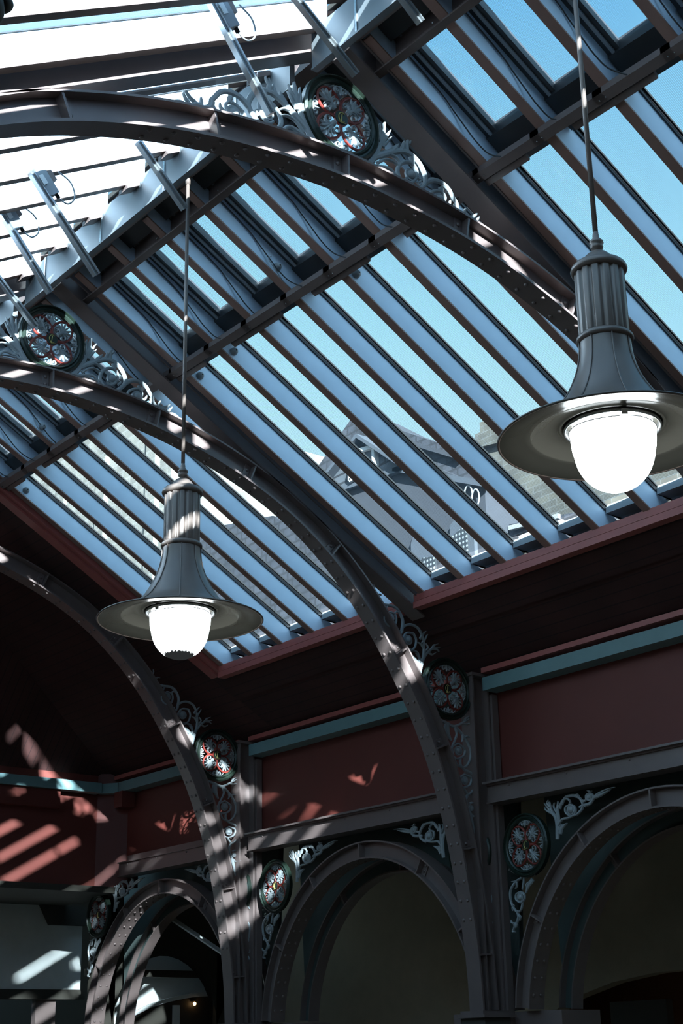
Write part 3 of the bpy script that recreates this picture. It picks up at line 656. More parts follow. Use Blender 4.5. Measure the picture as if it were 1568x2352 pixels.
# ================================================================== ORNAMENTAL SPANDRELS
TR = json.loads('''{"A":[["s",[[0.177,5.48],[0.228,5.531],[0.273,5.593],[0.311,5.666],[0.335,5.726],[0.351,5.778]],0.05,0.025],["s",[[0.349,5.706],[0.36,5.801],[0.378,5.906]],0.035,0.012],["s",[[0.339,5.728],[0.329,5.795],[0.335,5.882]],0.025,0.006],["s",[[0.358,5.748],[0.388,5.8],[0.428,5.867]],0.022,0.006],["s",[[0.349,5.713],[0.387,5.753],[0.433,5.817]],0.02,0.005],["s",[[0.334,5.7],[0.31,5.723],[0.312,5.769]],0.02,0.005],["s",[[0.28,5.602],[0.376,5.665],[0.465,5.719],[0.547,5.752],[0.613,5.745],[0.678,5.705],[0.72,5.642],[0.732,5.588],[0.707,5.54],[0.637,5.475],[0.563,5.46],[0.507,5.503],[0.48,5.564],[0.505,5.631],[0.566,5.674],[0.625,5.671],[0.652,5.623],[0.634,5.558],[0.58,5.518],[0.545,5.543]],0.04,0.018],["b",[[0.591,5.58]],0.035],["s",[[0.443,5.711],[0.47,5.747],[0.494,5.786]],0.035,0.005],["s",[[0.525,5.75],[0.538,5.787],[0.543,5.825]],0.025,0.006],["s",[[0.57,5.761],[0.572,5.807],[0.581,5.847]],0.035,0.015],["s",[[0.579,5.81],[0.599,5.831],[0.604,5.853]],0.015,0.006],["s",[[0.413,5.679],[0.463,5.673],[0.498,5.648]],0.02,0.01],["s",[[0.605,5.729],[0.618,5.695],[0.61,5.665]],0.03,0.01],["s",[[0.655,5.54],[0.679,5.568],[0.635,5.584]],0.02,0.008],["s",[[0.732,5.575],[0.794,5.618],[0.87,5.627],[0.937,5.599],[0.98,5.543],[1.008,5.494],[0.957,5.423],[0.889,5.425],[0.821,5.433],[0.77,5.459],[0.765,5.503],[0.82,5.543],[0.873,5.549],[0.902,5.514],[0.875,5.452]],0.032,0.015],["b",[[0.85,5.479]],0.038],["s",[[0.861,5.59],[0.875,5.569],[0.865,5.54]],0.025,0.008],["s",[[0.906,5.457],[0.938,5.482],[0.947,5.511]],0.02,0.006],["s",[[1.001,5.504],[1.014,5.463],[1.058,5.433],[1.12,5.436],[1.152,5.388]],0.035,0.02],["b",[[1.1,5.422]],0.02],["s",[[1.089,5.431],[1.079,5.461],[1.085,5.496]],0.022,0.006],["s",[[1.121,5.443],[1.157,5.459],[1.195,5.495]],0.025,0.012],["s",[[1.149,5.4],[1.191,5.441],[1.213,5.476]],0.02,0.006],["s",[[0.213,5.494],[0.314,5.539],[0.4,5.559],[0.45,5.533],[0.48,5.468]],0.022,0.018],["s",[[0.3,5.559],[0.374,5.619],[0.447,5.628],[0.496,5.602]],0.02,0.012],["s",[[0.32,5.528],[0.385,5.527],[0.449,5.514]],0.012,0.006],["s",[[1.156,5.383],[1.228,5.402],[1.281,5.381],[1.319,5.355]],0.03,0.004]],"H":[["s",[[-0.345,0.073],[-0.326,0.167],[-0.286,0.26],[-0.241,0.321],[-0.167,0.376],[-0.072,0.401]],0.03,0.008],["s",[[-0.226,0.329],[-0.181,0.374],[-0.143,0.424]],0.016,0.004],["s",[[-0.181,0.368],[-0.136,0.414],[-0.092,0.437]],0.014,0.004],["s",[[-0.212,0.331],[-0.17,0.32],[-0.126,0.343]],0.014,0.004],["s",[[-0.159,0.377],[-0.109,0.379],[-0.082,0.361]],0.012,0.004],["s",[[-0.286,0.26],[-0.273,0.371],[-0.289,0.479],[-0.342,0.559],[-0.439,0.579],[-0.524,0.541],[-0.552,0.482],[-0.593,0.411]],0.022,0.018],["s",[[-0.319,0.452],[-0.281,0.502],[-0.243,0.541]],0.02,0.005],["s",[[-0.3,0.411],[-0.262,0.45],[-0.224,0.511]],0.016,0.004],["s",[[-0.274,0.36],[-0.307,0.399],[-0.349,0.415]],0.016,0.004],["s",[[-0.269,0.328],[-0.223,0.379],[-0.25,0.419]],0.014,0.004],["s",[[-0.401,0.495],[-0.369,0.434],[-0.394,0.353],[-0.466,0.31],[-0.526,0.345],[-0.537,0.419],[-0.485,0.487],[-0.401,0.495]],0.016,0.016],["b",[[-0.474,0.418]],0.036],["s",[[-0.33,0.221],[-0.354,0.305],[-0.423,0.327],[-0.52,0.335],[-0.574,0.359]],0.02,0.012],["s",[[-0.349,0.121],[-0.373,0.215],[-0.439,0.282]],0.042,0.006],["s",[[-0.38,0.214],[-0.427,0.24],[-0.446,0.281]],0.02,0.005],["s",[[-0.36,0.195],[-0.336,0.253],[-0.382,0.301]],0.02,0.005],["s",[[-0.547,0.494],[-0.529,0.596],[-0.574,0.687],[-0.641,0.726],[-0.738,0.726],[-0.833,0.732],[-0.892,0.788],[-0.91,0.862]],0.028,0.016],["s",[[-0.685,0.664],[-0.748,0.626],[-0.764,0.569],[-0.718,0.522],[-0.65,0.522],[-0.613,0.582],[-0.624,0.646],[-0.685,0.664]],0.016,0.016],["b",[[-0.688,0.603]],0.034],["s",[[-0.581,0.675],[-0.616,0.675],[-0.631,0.634]],0.016,0.008],["b",[[-0.872,0.792]],0.02],["s",[[-0.897,0.831],[-0.876,0.868],[-0.884,0.899]],0.014,0.004],["s",[[-0.844,0.796],[-0.816,0.817],[-0.789,0.811]],0.014,0.004],["s",[[-0.911,0.84],[-0.963,0.885],[-1.016,0.92]],0.02,0.003],["s",[[-0.724,0.712],[-0.754,0.658],[-0.796,0.64]],0.014,0.006],["s",[[-0.596,0.498],[-0.591,0.455],[-0.586,0.412]],0.02,0.015],["s",[[-0.133,-0.303],[-0.022,-0.333],[0.077,-0.354],[0.18,-0.31],[0.301,-0.242]],0.022,0.008],["s",[[0.18,-0.31],[0.238,-0.314],[0.298,-0.291]],0.014,0.004],["s",[[0.21,-0.29],[0.227,-0.261],[0.28,-0.233]],0.012,0.004],["s",[[0.077,-0.354],[0.104,-0.426],[0.067,-0.505],[0.035,-0.562],[0.045,-0.635]],0.02,0.014],["s",[[0.117,-0.516],[0.035,-0.562],[0.024,-0.626],[0.086,-0.663],[0.174,-0.632],[0.2,-0.566],[0.117,-0.516]],0.016,0.016],["b",[[0.112,-0.586]],0.034],["s",[[0.091,-0.352],[0.173,-0.419],[0.24,-0.497],[0.275,-0.579],[0.25,-0.678],[0.181,-0.738],[0.096,-0.725],[0.058,-0.665]],0.022,0.012],["s",[[0.173,-0.419],[0.178,-0.461],[0.161,-0.495]],0.018,0.005],["s",[[0.2,-0.448],[0.237,-0.433],[0.266,-0.441]],0.014,0.004],["s",[[-0.022,-0.333],[-0.013,-0.418],[0.025,-0.499]],0.045,0.012],["s",[[-0.037,-0.356],[-0.055,-0.412],[-0.015,-0.45]],0.018,0.004],["s",[[0.137,-0.647],[0.133,-0.711],[0.18,-0.759],[0.265,-0.783],[0.303,-0.854],[0.283,-0.94],[0.215,-0.993],[0.161,-0.935]],0.022,0.012],["s",[[0.177,-0.807],[0.103,-0.851],[0.099,-0.904],[0.162,-0.93],[0.242,-0.901],[0.261,-0.836],[0.177,-0.807]],0.014,0.014],["b",[[0.173,-0.865]],0.03],["s",[[0.261,-0.836],[0.248,-0.811],[0.205,-0.81]],0.012,0.005],["s",[[0.215,-0.988],[0.182,-1.053],[0.205,-1.135],[0.265,-1.193],[0.338,-1.182]],0.022,0.012],["b",[[0.242,-1.122]],0.02],["s",[[0.223,-1.081],[0.26,-1.068],[0.302,-1.075]],0.014,0.004],["s",[[0.283,-1.139],[0.314,-1.105],[0.302,-1.075]],0.012,0.004],["s",[[0.218,-1.155],[0.248,-1.246],[0.268,-1.358]],0.03,0.004]],"C":[["s",[[1.211,1.809],[1.2,1.919],[1.215,2.001],[1.255,2.062],[1.28,2.154]],0.032,0.01],["s",[[1.235,2.027],[1.287,2.082],[1.343,2.15]],0.022,0.005],["s",[[1.279,2.105],[1.309,2.15],[1.29,2.171]],0.02,0.005],["s",[[1.245,2.045],[1.321,2.079],[1.341,2.114]],0.02,0.005],["s",[[1.186,1.957],[1.187,2.061],[1.168,2.143]],0.03,0.01],["s",[[1.179,2.084],[1.143,2.111],[1.124,2.137]],0.018,0.004],["s",[[1.189,2.037],[1.229,2.099],[1.214,2.137]],0.016,0.004],["s",[[1.2,1.919],[1.139,1.975],[1.072,1.979],[1.017,1.987],[0.955,1.999]],0.02,0.014],["s",[[1.012,2.092],[1.08,2.079],[1.084,2.032],[1.027,1.992],[0.971,2.009],[0.966,2.06],[1.012,2.092]],0.016,0.016],["b",[[1.016,2.047]],0.034],["s",[[1.153,2.073],[1.118,2.14],[1.056,2.151],[1.021,2.115],[1.051,2.083]],0.018,0.012],["s",[[1.127,2.109],[1.077,2.166],[0.988,2.171],[0.914,2.144],[0.871,2.082],[0.892,2.03],[0.961,1.992]],0.022,0.02],["s",[[0.957,2.15],[0.933,2.17],[0.893,2.133]],0.018,0.004],["s",[[0.885,2.108],[0.842,2.102],[0.818,2.123]],0.018,0.005],["s",[[0.911,2.056],[0.856,2.065],[0.837,2.046]],0.018,0.005],["b",[[0.783,2.132]],0.024],["s",[[0.779,2.164],[0.821,2.151],[0.824,2.119],[0.783,2.098],[0.744,2.112],[0.746,2.148],[0.779,2.164]],0.012,0.012],["s",[[0.867,2.066],[0.78,2.074],[0.71,2.131],[0.579,2.167],[0.474,2.172]],0.022,0.004],["s",[[0.733,2.119],[0.625,2.135],[0.527,2.16]],0.026,0.004],["s",[[0.801,2.191],[0.78,2.176],[0.748,2.18]],0.012,0.004],["s",[[1.173,1.852],[1.146,1.904],[1.077,1.935]],0.03,0.008],["s",[[1.181,1.885],[1.161,1.922],[1.122,1.925]],0.02,0.005],["s",[[1.518,1.53],[1.587,1.528],[1.656,1.531],[1.735,1.571],[1.789,1.625],[1.857,1.664]],0.024,0.01],["s",[[1.767,1.607],[1.799,1.642],[1.809,1.676]],0.014,0.004],["s",[[1.746,1.576],[1.782,1.568],[1.822,1.584]],0.014,0.004],["s",[[1.801,1.626],[1.837,1.614],[1.857,1.595]],0.012,0.004],["s",[[1.656,1.531],[1.67,1.477],[1.692,1.407]],0.014,0.014],["s",[[1.669,1.524],[1.765,1.494],[1.826,1.492]],0.018,0.005],["s",[[1.753,1.497],[1.827,1.444],[1.858,1.382],[1.85,1.31],[1.82,1.251],[1.776,1.216],[1.728,1.228],[1.7,1.289]],0.02,0.016],["s",[[1.759,1.485],[1.763,1.446],[1.782,1.423]],0.014,0.004],["s",[[1.721,1.39],[1.777,1.371],[1.781,1.327],[1.728,1.295],[1.677,1.318],[1.673,1.362],[1.721,1.39]],0.016,0.016],["b",[[1.724,1.342]],0.03],["s",[[1.55,1.489],[1.618,1.432],[1.647,1.371]],0.036,0.006],["s",[[1.592,1.469],[1.634,1.449],[1.632,1.41]],0.016,0.004],["s",[[1.817,1.283],[1.837,1.253],[1.827,1.228]],0.018,0.004],["s",[[1.781,1.224],[1.766,1.168],[1.802,1.107],[1.848,1.048],[1.813,1.041]],0.024,0.014],["b",[[1.806,1.1]],0.018],["s",[[1.813,1.116],[1.853,1.123],[1.865,1.152]],0.014,0.004],["s",[[1.761,1.183],[1.739,1.166],[1.748,1.135]],0.014,0.004]]}''')
def stroke(mb, pts, w0, w1, P, face, depth):
    """tapering cast strap: rounded front, flat back"""
    w0 *= KW; w1 *= KW; q = spline([tuple(p) for p in pts], 5); L = arclen(q); k = len(q); nr = normals(q); vs = []; fs = []
    for i, (p, n) in enumerate(zip(q, nr)):
        f = L[i] / L[-1]; w = (w0 + (w1 - w0) * f) / 2
        if w1 < .4 * w0: w = w0 / 2 * (1 - f ** 1.6) * (0.55 + 0.45 * math.sin(min(1, f * 2.2 + .25) * math.pi / 2)) + w1 / 2
        for a, d in ((-1, 0), (-.62, depth), (0, depth * 1.25), (.62, depth), (1, 0)):
            vs.append(P(p[0] + n.x * w * a, p[1] + n.y * w * a, face + d))
        vs.append(P(p[0] + n.x * w, p[1] + n.y * w, face - depth * .6)); vs.append(P(p[0] - n.x * w, p[1] - n.y * w, face - depth * .6))
    for i in range(k - 1):
        for j in range(7): fs.append((7 * i + j, 7 * i + (j + 1) % 7, 7 * i + 7 + (j + 1) % 7, 7 * i + 7 + j))
    fs.append(tuple(range(7))[::-1]); fs.append(tuple(range(7 * k - 7, 7 * k)))
    mb.add(vs, fs)
def ringband(mb, r0, r1, P, f0, f1, n=40, cu=0, cv=0, mould=False):
    prof = [(r0, f0), (r0, f1), (r1, f1), (r1, f0)] if not mould else [(r0, f0), (r0, f1 * .7), (r0 + (r1 - r0) * .2, f1), (r0 + (r1 - r0) * .4, f1 * .55), (r0 + (r1 - r0) * .6, f1 * .55), (r0 + (r1 - r0) * .75, f1 * 1.2), (r1, f1 * .8), (r1, f0)]
    vs = []; fs = []; m_ = len(prof)
    for i in range(n):
        t = 2 * math.pi * i / n
        for r, f in prof: vs.append(P(cu + r * math.cos(t), cv + r * math.sin(t), f))
    for i in range(n):
        for j in range(m_): fs.append((i * m_ + j, i * m_ + (j + 1) % m_, ((i + 1) % n) * m_ + (j + 1) % m_, ((i + 1) % n) * m_ + j))
    mb.add(vs, fs, False)
def volute(cu, cv, r, a0, turns, sgn):
    return [(cu + r * (1 - .78 * i / 14) * math.cos(a0 + sgn * turns * 2 * math.pi * i / 14), cv + r * (1 - .78 * i / 14) * math.sin(a0 + sgn * turns * 2 * math.pi * i / 14)) for i in range(15)]
def medallion(t, P, cu, cv, RR, nrm):
    global KW
    KW = 1.0
    Q = lambda u, v, w: P(cu + u * RR, cv + v * RR, w)
    mb = MB(); ringband(mb, .82, 1.02, Q, -.02, .03, 48, mould=True); mb.build('medallion_ring', 'ring', t)
    mb = MB(); ringband(mb, .795, .82, Q, -.01, .018, 48); mb.build('ring_bead', 'gold' if False else 'ring', t)
    tr = MB()
    for k in range(4):
        a = R(45 + 90 * k); c = (.45 * math.cos(a), .45 * math.sin(a)); pts = []
        for i in range(25):
            b = 2 * math.pi * i / 24; ca, sa = .335 * math.cos(b), .285 * math.sin(b)
            pts.append((c[0] + ca * math.cos(a) - sa * math.sin(a), c[1] + ca * math.sin(a) + sa * math.cos(a)))
        stroke(tr, pts, .07, .07, Q, .004, .006)
    ringband(tr, .10, .19, Q, -.004, .010, 28); tr.build('tracery', 'red', t)
    hb = MB(); vs = [Q(.17 * math.cos(2 * math.pi * i / 24), .17 * math.sin(2 * math.pi * i / 24), w) for w in (-.004, .012) for i in range(24)]
    hb.add(vs, [tuple(range(24))[::-1], tuple(range(24, 48))] + [(i, (i + 1) % 24, 24 + (i + 1) % 24, 24 + i) for i in range(24)]); hub = hb.build('hub', 'ring', t)
    mg = MB(); C = [(.095 * math.cos(R(a)) + .010, .115 * math.sin(R(a)) + .015) for a in range(50, 311, 20)]
    
    stroke(mg, [(SG * u, v) for u, v in C], .022, .016, Q, .014, .003)
    stroke(mg, [(SG * -.002, .09), (SG * -.012, .0), (SG * -.022, -.125)], .022, .022, Q, .018, .003)
    stroke(mg, [(SG * -.085, -.118), (SG * -.02, -.13), (SG * .095, -.115)], .020, .016, Q, .018, .003)
    o = mg.build('monogram', 'gold', hub)
    # each loop holds a palmette: two volutes and a fan of leaves
    for k in range(4):
        a = R(45 + 90 * k); ca, sa = math.cos(a), math.sin(a)
        T = lambda p: (p[0] * ca - p[1] * sa, p[0] * sa + p[1] * ca)
        mb = MB()
        for sg in (-1, 1):
            stroke(mb, [T(p) for p in [(.24, sg * .02), (.30, sg * .05)] + volute(.335, sg * .145, .115, -sg * R(90), 1.2, sg)], .048, .032, Q, .006, .008)
            for ang, ln, wd in ((21, .30, .080), (47, .27, .072), (76, .19, .055)):
                b = R(ang) * sg; p0 = (.42, sg * .02)
                stroke(mb, [T(p0), T((p0[0] + ln * .5 * math.cos(b * .8), p0[1] + ln * .5 * math.sin(b * .8))), T((p0[0] + ln * math.cos(b), p0[1] + ln * math.sin(b) * 1.0))], wd, .03, Q, .008, .010)
        stroke(mb, [T((.24, 0)), T((.40, 0)), T((.56, 0)), T((.74, 0))], .09, .04, Q, .010, .010)
        mb.build('palmette', 'scroll', t)
    for k in range(4):
        a = R(90 * k); ca, sa = math.cos(a), math.sin(a)
        T = lambda p: (p[0] * ca - p[1] * sa, p[0] * sa + p[1] * ca)
        mb = MB()
        for sg in (-1, 1):
            stroke(mb, [T(p) for p in [(.80, sg * .02), (.76, sg * .04)] + volute(.69, sg * .10, .085, sg * R(-40), 1.1, sg)], .06, .035, Q, .004, .008)
            stroke(mb, [T((.78, sg * .16)), T((.72, sg * .25)), T((.66, sg * .31))], .04, .008, Q, .004, .006)
        stroke(mb, [T((.82, 0)), T((.70, 0)), T((.58, 0))], .06, .02, Q, .006, .008)
        mb.build('small_scroll', 'scroll', t)
    KW = 1.3
def foliage(t, items, f, P, nrm, split=-99):
    for half in (0, 1):
        mb = MB()
        for it in items:
            if it[0] == 's' and half == (it[1][0][1] > split): stroke(mb, [f(p) for p in it[1]], it[2], it[3], P, 0, .010)
        if mb.v: mb.build('scrollwork', 'scroll', t)
    for it in items:
        if it[0] == 'b':
            u, v = f(it[1][0]); c = P(u, v, .004)
            b = MB(); ringband(b, it[2] * 1.0, it[2] * 1.35, lambda a, b_, w: P(u + a, v + b_, w), -.006, .010, 20); b.dome(c, nrm, it[2], it[2] * .7, 16, 5); b.build('boss', 'scroll', t)
SG = 1; KW = 1.3
def apex(y, label):
    P = lambda u, v, w: (RX + u, y + .085 - w, v)
    t = thing('apex_spandrel', (RX, y + .085, 5.48), label, 'ornament', 'pierced spandrels under the ridge')
    foliage(t, TR['A'], lambda p: (p[0], p[1]), P, (0, -1, 0)); foliage(t, TR['A'], lambda p: (-p[0], p[1]), P, (0, -1, 0))
    medallion(t, P, 0, 5.785, .305, (0, -1, 0))
apex(6.5, 'pierced scroll panel with the large oval-looking medallion at the top centre'); apex(10.5, 'pierced scroll panel with medallion at the left edge above the second arch')
def haunch(y, label):
    P = lambda u, v, w: (9.645 + u, y + .085 - w, 3.31 + v)
    t = thing('haunch_spandrel', (9.645, y + .085, 2.1), label, 'ornament', 'pierced spandrels at the arch haunches')
    foliage(t, TR['H'], lambda p: (p[0], p[1]), P, (0, -1, 0), 0); medallion(t, P, 0, 0, .30, (0, -1, 0))
haunch(10.5, 'shaded scroll panel and medallion between the middle arch rib and its post'); haunch(14.5, 'scroll panel and medallion between the far arch rib and its post, lower part sunlit')
def corner_sp(cy, side, label):
    P = lambda u, v, w: (AX + .05 - w, cy + u, v)
    t = thing('arcade_spandrel', (AX + .05, cy + side * 1.6, .8), label, 'ornament', 'pierced spandrels of the arcade')
    foliage(t, TR['C'], lambda p: (side * p[0], p[1]), P, (-1, 0, 0), 1.72); medallion(t, P, side * 1.605, 1.80, .285, (-1, 0, 0))
SG = -1
corner_sp(8.48, 1, 'shaded scroll panel with medallion left of the lower right arch')
corner_sp(12.45, 1, 'sunlit scroll panel with red and green medallion left of the centre arch')
corner_sp(12.45, -1, 'scroll panel right of the centre arch, half hidden by the middle rib')
corner_sp(16.42, 1, 'scroll panel left of the lower left arch, sunlit leaves')
corner_sp(16.42, -1, 'scroll panel right of the lower left arch, partly behind the far rib')
SG = 1

# ================================================================== PENDANT LAMPS
def pendant(y, label, globe):
    x = RX + .02; c = (x, y, 0)
    t = thing('pendant_lamp', (x, y, 2.55), label, 'lamp', 'bell shaped pendant lamps')
    MB().tube([(x, y, 6.345), (x, y, 3.93)], .0135, 16).build('rod', 'lamp', t)
    MB().lathe([(.020, 6.25), (.020, 6.34)], c, 16).build('ceiling_socket', 'lamp', t)
    MB().lathe([(.014, 3.97), (.017, 3.95), (.018, 3.935), (.036, 3.915), (.037, 3.905), (.030, 3.898), (.034, 3.885), (.030, 3.872), (.018, 3.862), (.020, 3.85)], c, 32).build('finial', 'lamp', t)
    MB().lathe([(.020, 3.853), (.045, 3.846), (.066, 3.826), (.078, 3.805), (.084, 3.792), (.088, 3.788), (.105, 3.786), (.128, 3.776), (.141, 3.762), (.145, 3.748), (.141, 3.735), (.130, 3.727), (.121, 3.726)], c, 64).build('cap', 'lamp', t)
    def fl(tt, z):
        k = (tt * 14 / (2 * math.pi)) % 1.0
        return 1.0 if k < .5 else 1.0 - .085 * math.sin((k - .5) * 2 * math.pi)
    MB().lathe([(.124, 3.735), (.127, 3.725), (.127, 3.38), (.124, 3.37)], c, 168, True, fl).build('fluted_neck', 'lamp', t)
    MB().lathe([(.120, 3.375), (.134, 3.372), (.143, 3.362), (.145, 3.352), (.142, 3.342), (.133, 3.336), (.126, 3.335)], c, 64).build('collar', 'lamp', t)
    prof = [(.130, 3.345), (.131, 3.30), (.136, 3.25), (.147, 3.20), (.163, 3.15), (.184, 3.10), (.208, 3.055), (.236, 3.01), (.266, 2.97), (.300, 2.935), (.340, 2.905), (.385, 2.882), (.435, 2.862), (.49, 2.846), (.54, 2.834), (.560, 2.826), (.563, 2.820)]
    inn = [(.558, 2.816), (.535, 2.820), (.48, 2.834), (.43, 2.846), (.405, 2.846), (.398, 2.850), (.39, 2.862), (.33, 2.885), (.275, 2.895), (.262, 2.885), (.255, 2.88), (.245, 2.885), (.225, 2.90), (.205, 2.91)]
    MB().lathe(prof + inn[:1], c, 96, caps=False).build('bell', 'lamp', t)
    MB().lathe([(.5585, 2.8165)] + inn[1:] + [(.10, 2.93), (.0, 2.935)], c, 96, caps=False).build('reflector', 'reflector', t)
    MB().lathe([(.555, 2.822), (.564, 2.826), (.569, 2.820), (.564, 2.813), (.556, 2.815)], c, 96, close=True).build('rim_bead', 'lamp', t)
    for k in range(8):
        a = R(45 * k + 12)
        pts = [(x + (r + .003) * math.cos(a), y + (r + .003) * math.sin(a), z) for r, z in prof[:14]]
        MB().tube(pts, .0045, 6).build('seam_rib', 'lamp', t)
    MB().lathe([(.236, 2.862), (.228, 2.868), (.222, 2.90), (.230, 2.90), (.240, 2.872)], c, 64, close=True).build('gallery_ring', 'alu', t)
    g = [(.198, 2.885), (.207, 2.86), (.2085, 2.83), (.207, 2.80), (.203, 2.765)]
    for i in range(1, 13):
        a = math.pi / 2 * i / 12; g.append((max(.198 * math.cos(a) ** .92, .0001), 2.765 - .218 * math.sin(a) ** 1.04))
    go = MB().lathe(g, c, 64); o = go.build('globe', globe, t)
    # move the globe's origin to its own middle so that its material can find the bottom
    for v in o.data.vertices: v.co.z -= .21
    o.location.z += .21
    MB().tube([(x + .214 * math.cos(R(a)), y + .214 * math.sin(R(a)), 2.852 + .004 * math.sin(R(a * 3))) for a in range(0, 361, 10)], .003, 6).build('wire_ring', 'alu', t)
    for a in ((200, 20) if y > 6 else (235, 55)):
        cc = (x + .222 * math.cos(R(a)), y + .222 * math.sin(R(a)), 2.86)
        MB().beam(cc, (cc[0] + .035 * math.cos(R(a)), cc[1] + .035 * math.sin(R(a)), 2.855), .03, .03).build('clip', 'alu', t)
        MB().dome(cc, (math.cos(R(a)), math.sin(R(a)), 0), .008, .008, 8, 3).build('clip_screw', 'alu', t)
    return t
pendant(8.48, 'far pendant lamp at the left, sunlit silver body, dust in the bottom of its globe', 'globe_grimy')
pendant(4.53, 'near pendant lamp at the right, dark body, clean glowing globe', 'globe')

# ================================================================== BEYOND THE LOWER LEFT ARCH
br = MB().beam((11.1, 17.9, .55), (10.3, 17.9, 1.75), .09, .03, (0, 1, 0)); 
wp = MB().prism([(10.66, -1.6), (12.9, -1.6), (12.9, 1.9), (10.66, 1.9)], 'y', 18.7, 18.85)
tagit(wp.build('pale_partition', 'white'), 'pale partition wall with sun stripes behind the lower left arch', 'partition')
rg = MB(); cx = 11.35
outer = [(10.3, 2.1), (13.0, 2.1), (13.0, -1.6), (12.2, -1.6)]
arcp = [(cx + .82 * math.cos(R(a)), .42 + .92 * math.sin(R(a))) for a in range(0, 181, 12)]
vs = []; fs = []; k = len(arcp)
for yy in (18.35, 18.45):
    vs += [(u, yy, v) for u, v in arcp]; vs += [(cx + max(-1.1, min(1.6, (u - cx) * 2)), yy, 2.1 if 10 < i < 999 or True else v) for i, (u, v) in enumerate(arcp)]
for q in (0, 2 * k):
    for i in range(k - 1): fs.append((q + i, q + i + 1, q + k + i + 1, q + k + i))
rg.add(vs, fs)
rg.box(cx + .82, 13.0, 18.35, 18.45, -1.6, .45); rg.box(10.25, cx - .82, 18.35, 18.45, -1.6, .45); rg.box(12.17, 13.0, 18.35, 18.45, .4, 2.1); rg.box(10.2, 10.56, 18.35, 18.45, .4, 2.1)
tagit(rg.build('far_arch_screen', 'dark'), 'dark arched screen framing the pale partition behind the lower left arch', 'screen')
tagit(MB().box(10.2, 13.0, 18.46, 18.56, 1.06, 1.15).build('transom_bar', 'dark'), 'dark horizontal transom across the pale partition', 'bar')
dl = [(10.98, .55), (11.25, .66), (11.55, .74), (11.9, .80), (12.2, .82), (12.6, .80), (12.6, -1.6), (10.98, -1.6)]
tagit(MB().prism(dl, 'y', 18.62, 18.69).build('doorway', 'dark'), 'dark arched doorway in the pale partition', 'doorway')
ht = MB(); 
for a, b in zip(dl[:5], dl[1:6]): ht.beam((a[0], 18.6, a[1] + .03), (b[0], 18.6, b[1] + .03), .05, .05)
tagit(ht.build('door_hood', 'white'), 'curved pale moulding over the dark doorway', 'moulding')
tagit(MB().box(11.62, 11.72, 18.58, 18.66, -1.6, .70).build('door_jamb', 'white'), 'pale upright jamb inside the dark doorway', 'door jamb')
tagit(MB().beam((10.80, 18.05, 2.02), (10.80, 16.1, 1.20), .02, .10, (1, 0, 0)).build('diagonal_brace', 'white'), 'flat diagonal brace striped by sun behind the lower left arch', 'brace')
dt = thing('small_downlight', (11.95, 18.55, .70), 'tiny glowing light seen in the dark doorway at lower left', 'light')
MB().dome((11.95, 18.57, .72), (0, -1, 0), .026, .02, 12, 4).build('lens', 'bulb', dt); MB().lathe([(.03, .02), (.034, .0), (.02, .0)], (11.95, 18.6, .75), 12).build('housing', 'dark', dt)
# behind the lower right arch: a dim warm shop interior
tagit(MB().box(14.6, 14.7, 2, 21, -1.6, 3.6).build('shop_back_wall', 'shop'), 'dim orange brown shop wall behind the opening at the bottom right', 'wall')
tagit(MB().box(13.05, 13.15, 11.1, 11.9, -1.6, .50).build('shop_screen', 'dark'), 'dark screen inside the shop opening at the bottom right', 'screen')
for i in range(3):
    s_ = ['left', 'middle', 'right'][i]; yy = 11.2 - .45 * i; h = (.36, .45, .30)[i]
    t = thing('shop_bottle', (13.5, yy, .15), '%s dark shape standing in the shop opening at the bottom right' % s_, 'bottle', 'dark shapes in the shop opening')
    MB().lathe([(.001, .05), (.06, .05), (.065, h * .6), (.03, h * .75), (.022, h)], (13.5, yy, 0), 16).build('body', 'dark', t)
    MB().lathe([(.026, h), (.026, h + .03), (.001, h + .03)], (13.5, yy, 0), 12).build('cap', 'dark', t)
tagit(MB().box(13.3, 13.7, 9.4, 11.6, 0.0, .05).build('shop_shelf', 'dark'), 'dark shelf in the shop opening carrying the dark shapes', 'shelf')
sp = thing('shop_spotlight', (14.2, 10.9, .65), 'small warm shop light in the opening at the bottom right', 'lamp')
MB().lathe([(.02, .74), (.05, .72), (.07, .66)], (14.2, 10.9, 0), 16).build('shade', 'dark', sp)
MB().dome((14.2, 10.9, .665), (0, 0, -1), .045, .02).build('bulb', 'bulb', sp)
MB().tube([(14.2, 10.9, 3.6), (14.2, 10.9, .73)], .006, 6).build('cord', 'cable', sp)

# ================================================================== OUTSIDE, SEEN THROUGH THE GLASS
h = thing('gabled_house', (22.6, 26, -1.6), 'gabled house with boarded dormer seen through the middle roof panes', 'house')
MB().prism([(27.66, 13.34), (25.42, 13.16), (24.17, 12.79), (22.71, 11.88), (22.75, -1.6), (28.4, -1.6), (28.4, 13.4)], 'x', 22.1, 23.1).build('wall', 'darkwall', h)
MB().prism([(28.21, 13.83), (26.85, 14.44), (25.35, 13.24), (25.3, 13.1), (27.54, 13.28)], 'x', 22.0, 22.6).build('dormer_gable', 'siding', h)
for (a, b) in (((28.25, 13.80), (26.80, 14.50)), ((26.80, 14.50), (25.2, 13.22))):
    MB().prism([a, b, (b[0], b[1] - .11), (a[0], a[1] - .11)], 'x', 21.75, 22.3).build('verge_board', 'slate', h)
MB().prism([(28.98, 14.47), (27.6, 15.29), (26.68, 15.03), (25.71, 14.34), (24.09, 13.39), (23.4, 12.67), (22.83, 12.04), (22.87, 11.92), (24.23, 12.78), (25.65, 13.2), (27.85, 13.4)], 'x', 22.25, 23.05).build('roof', 'slates', h)
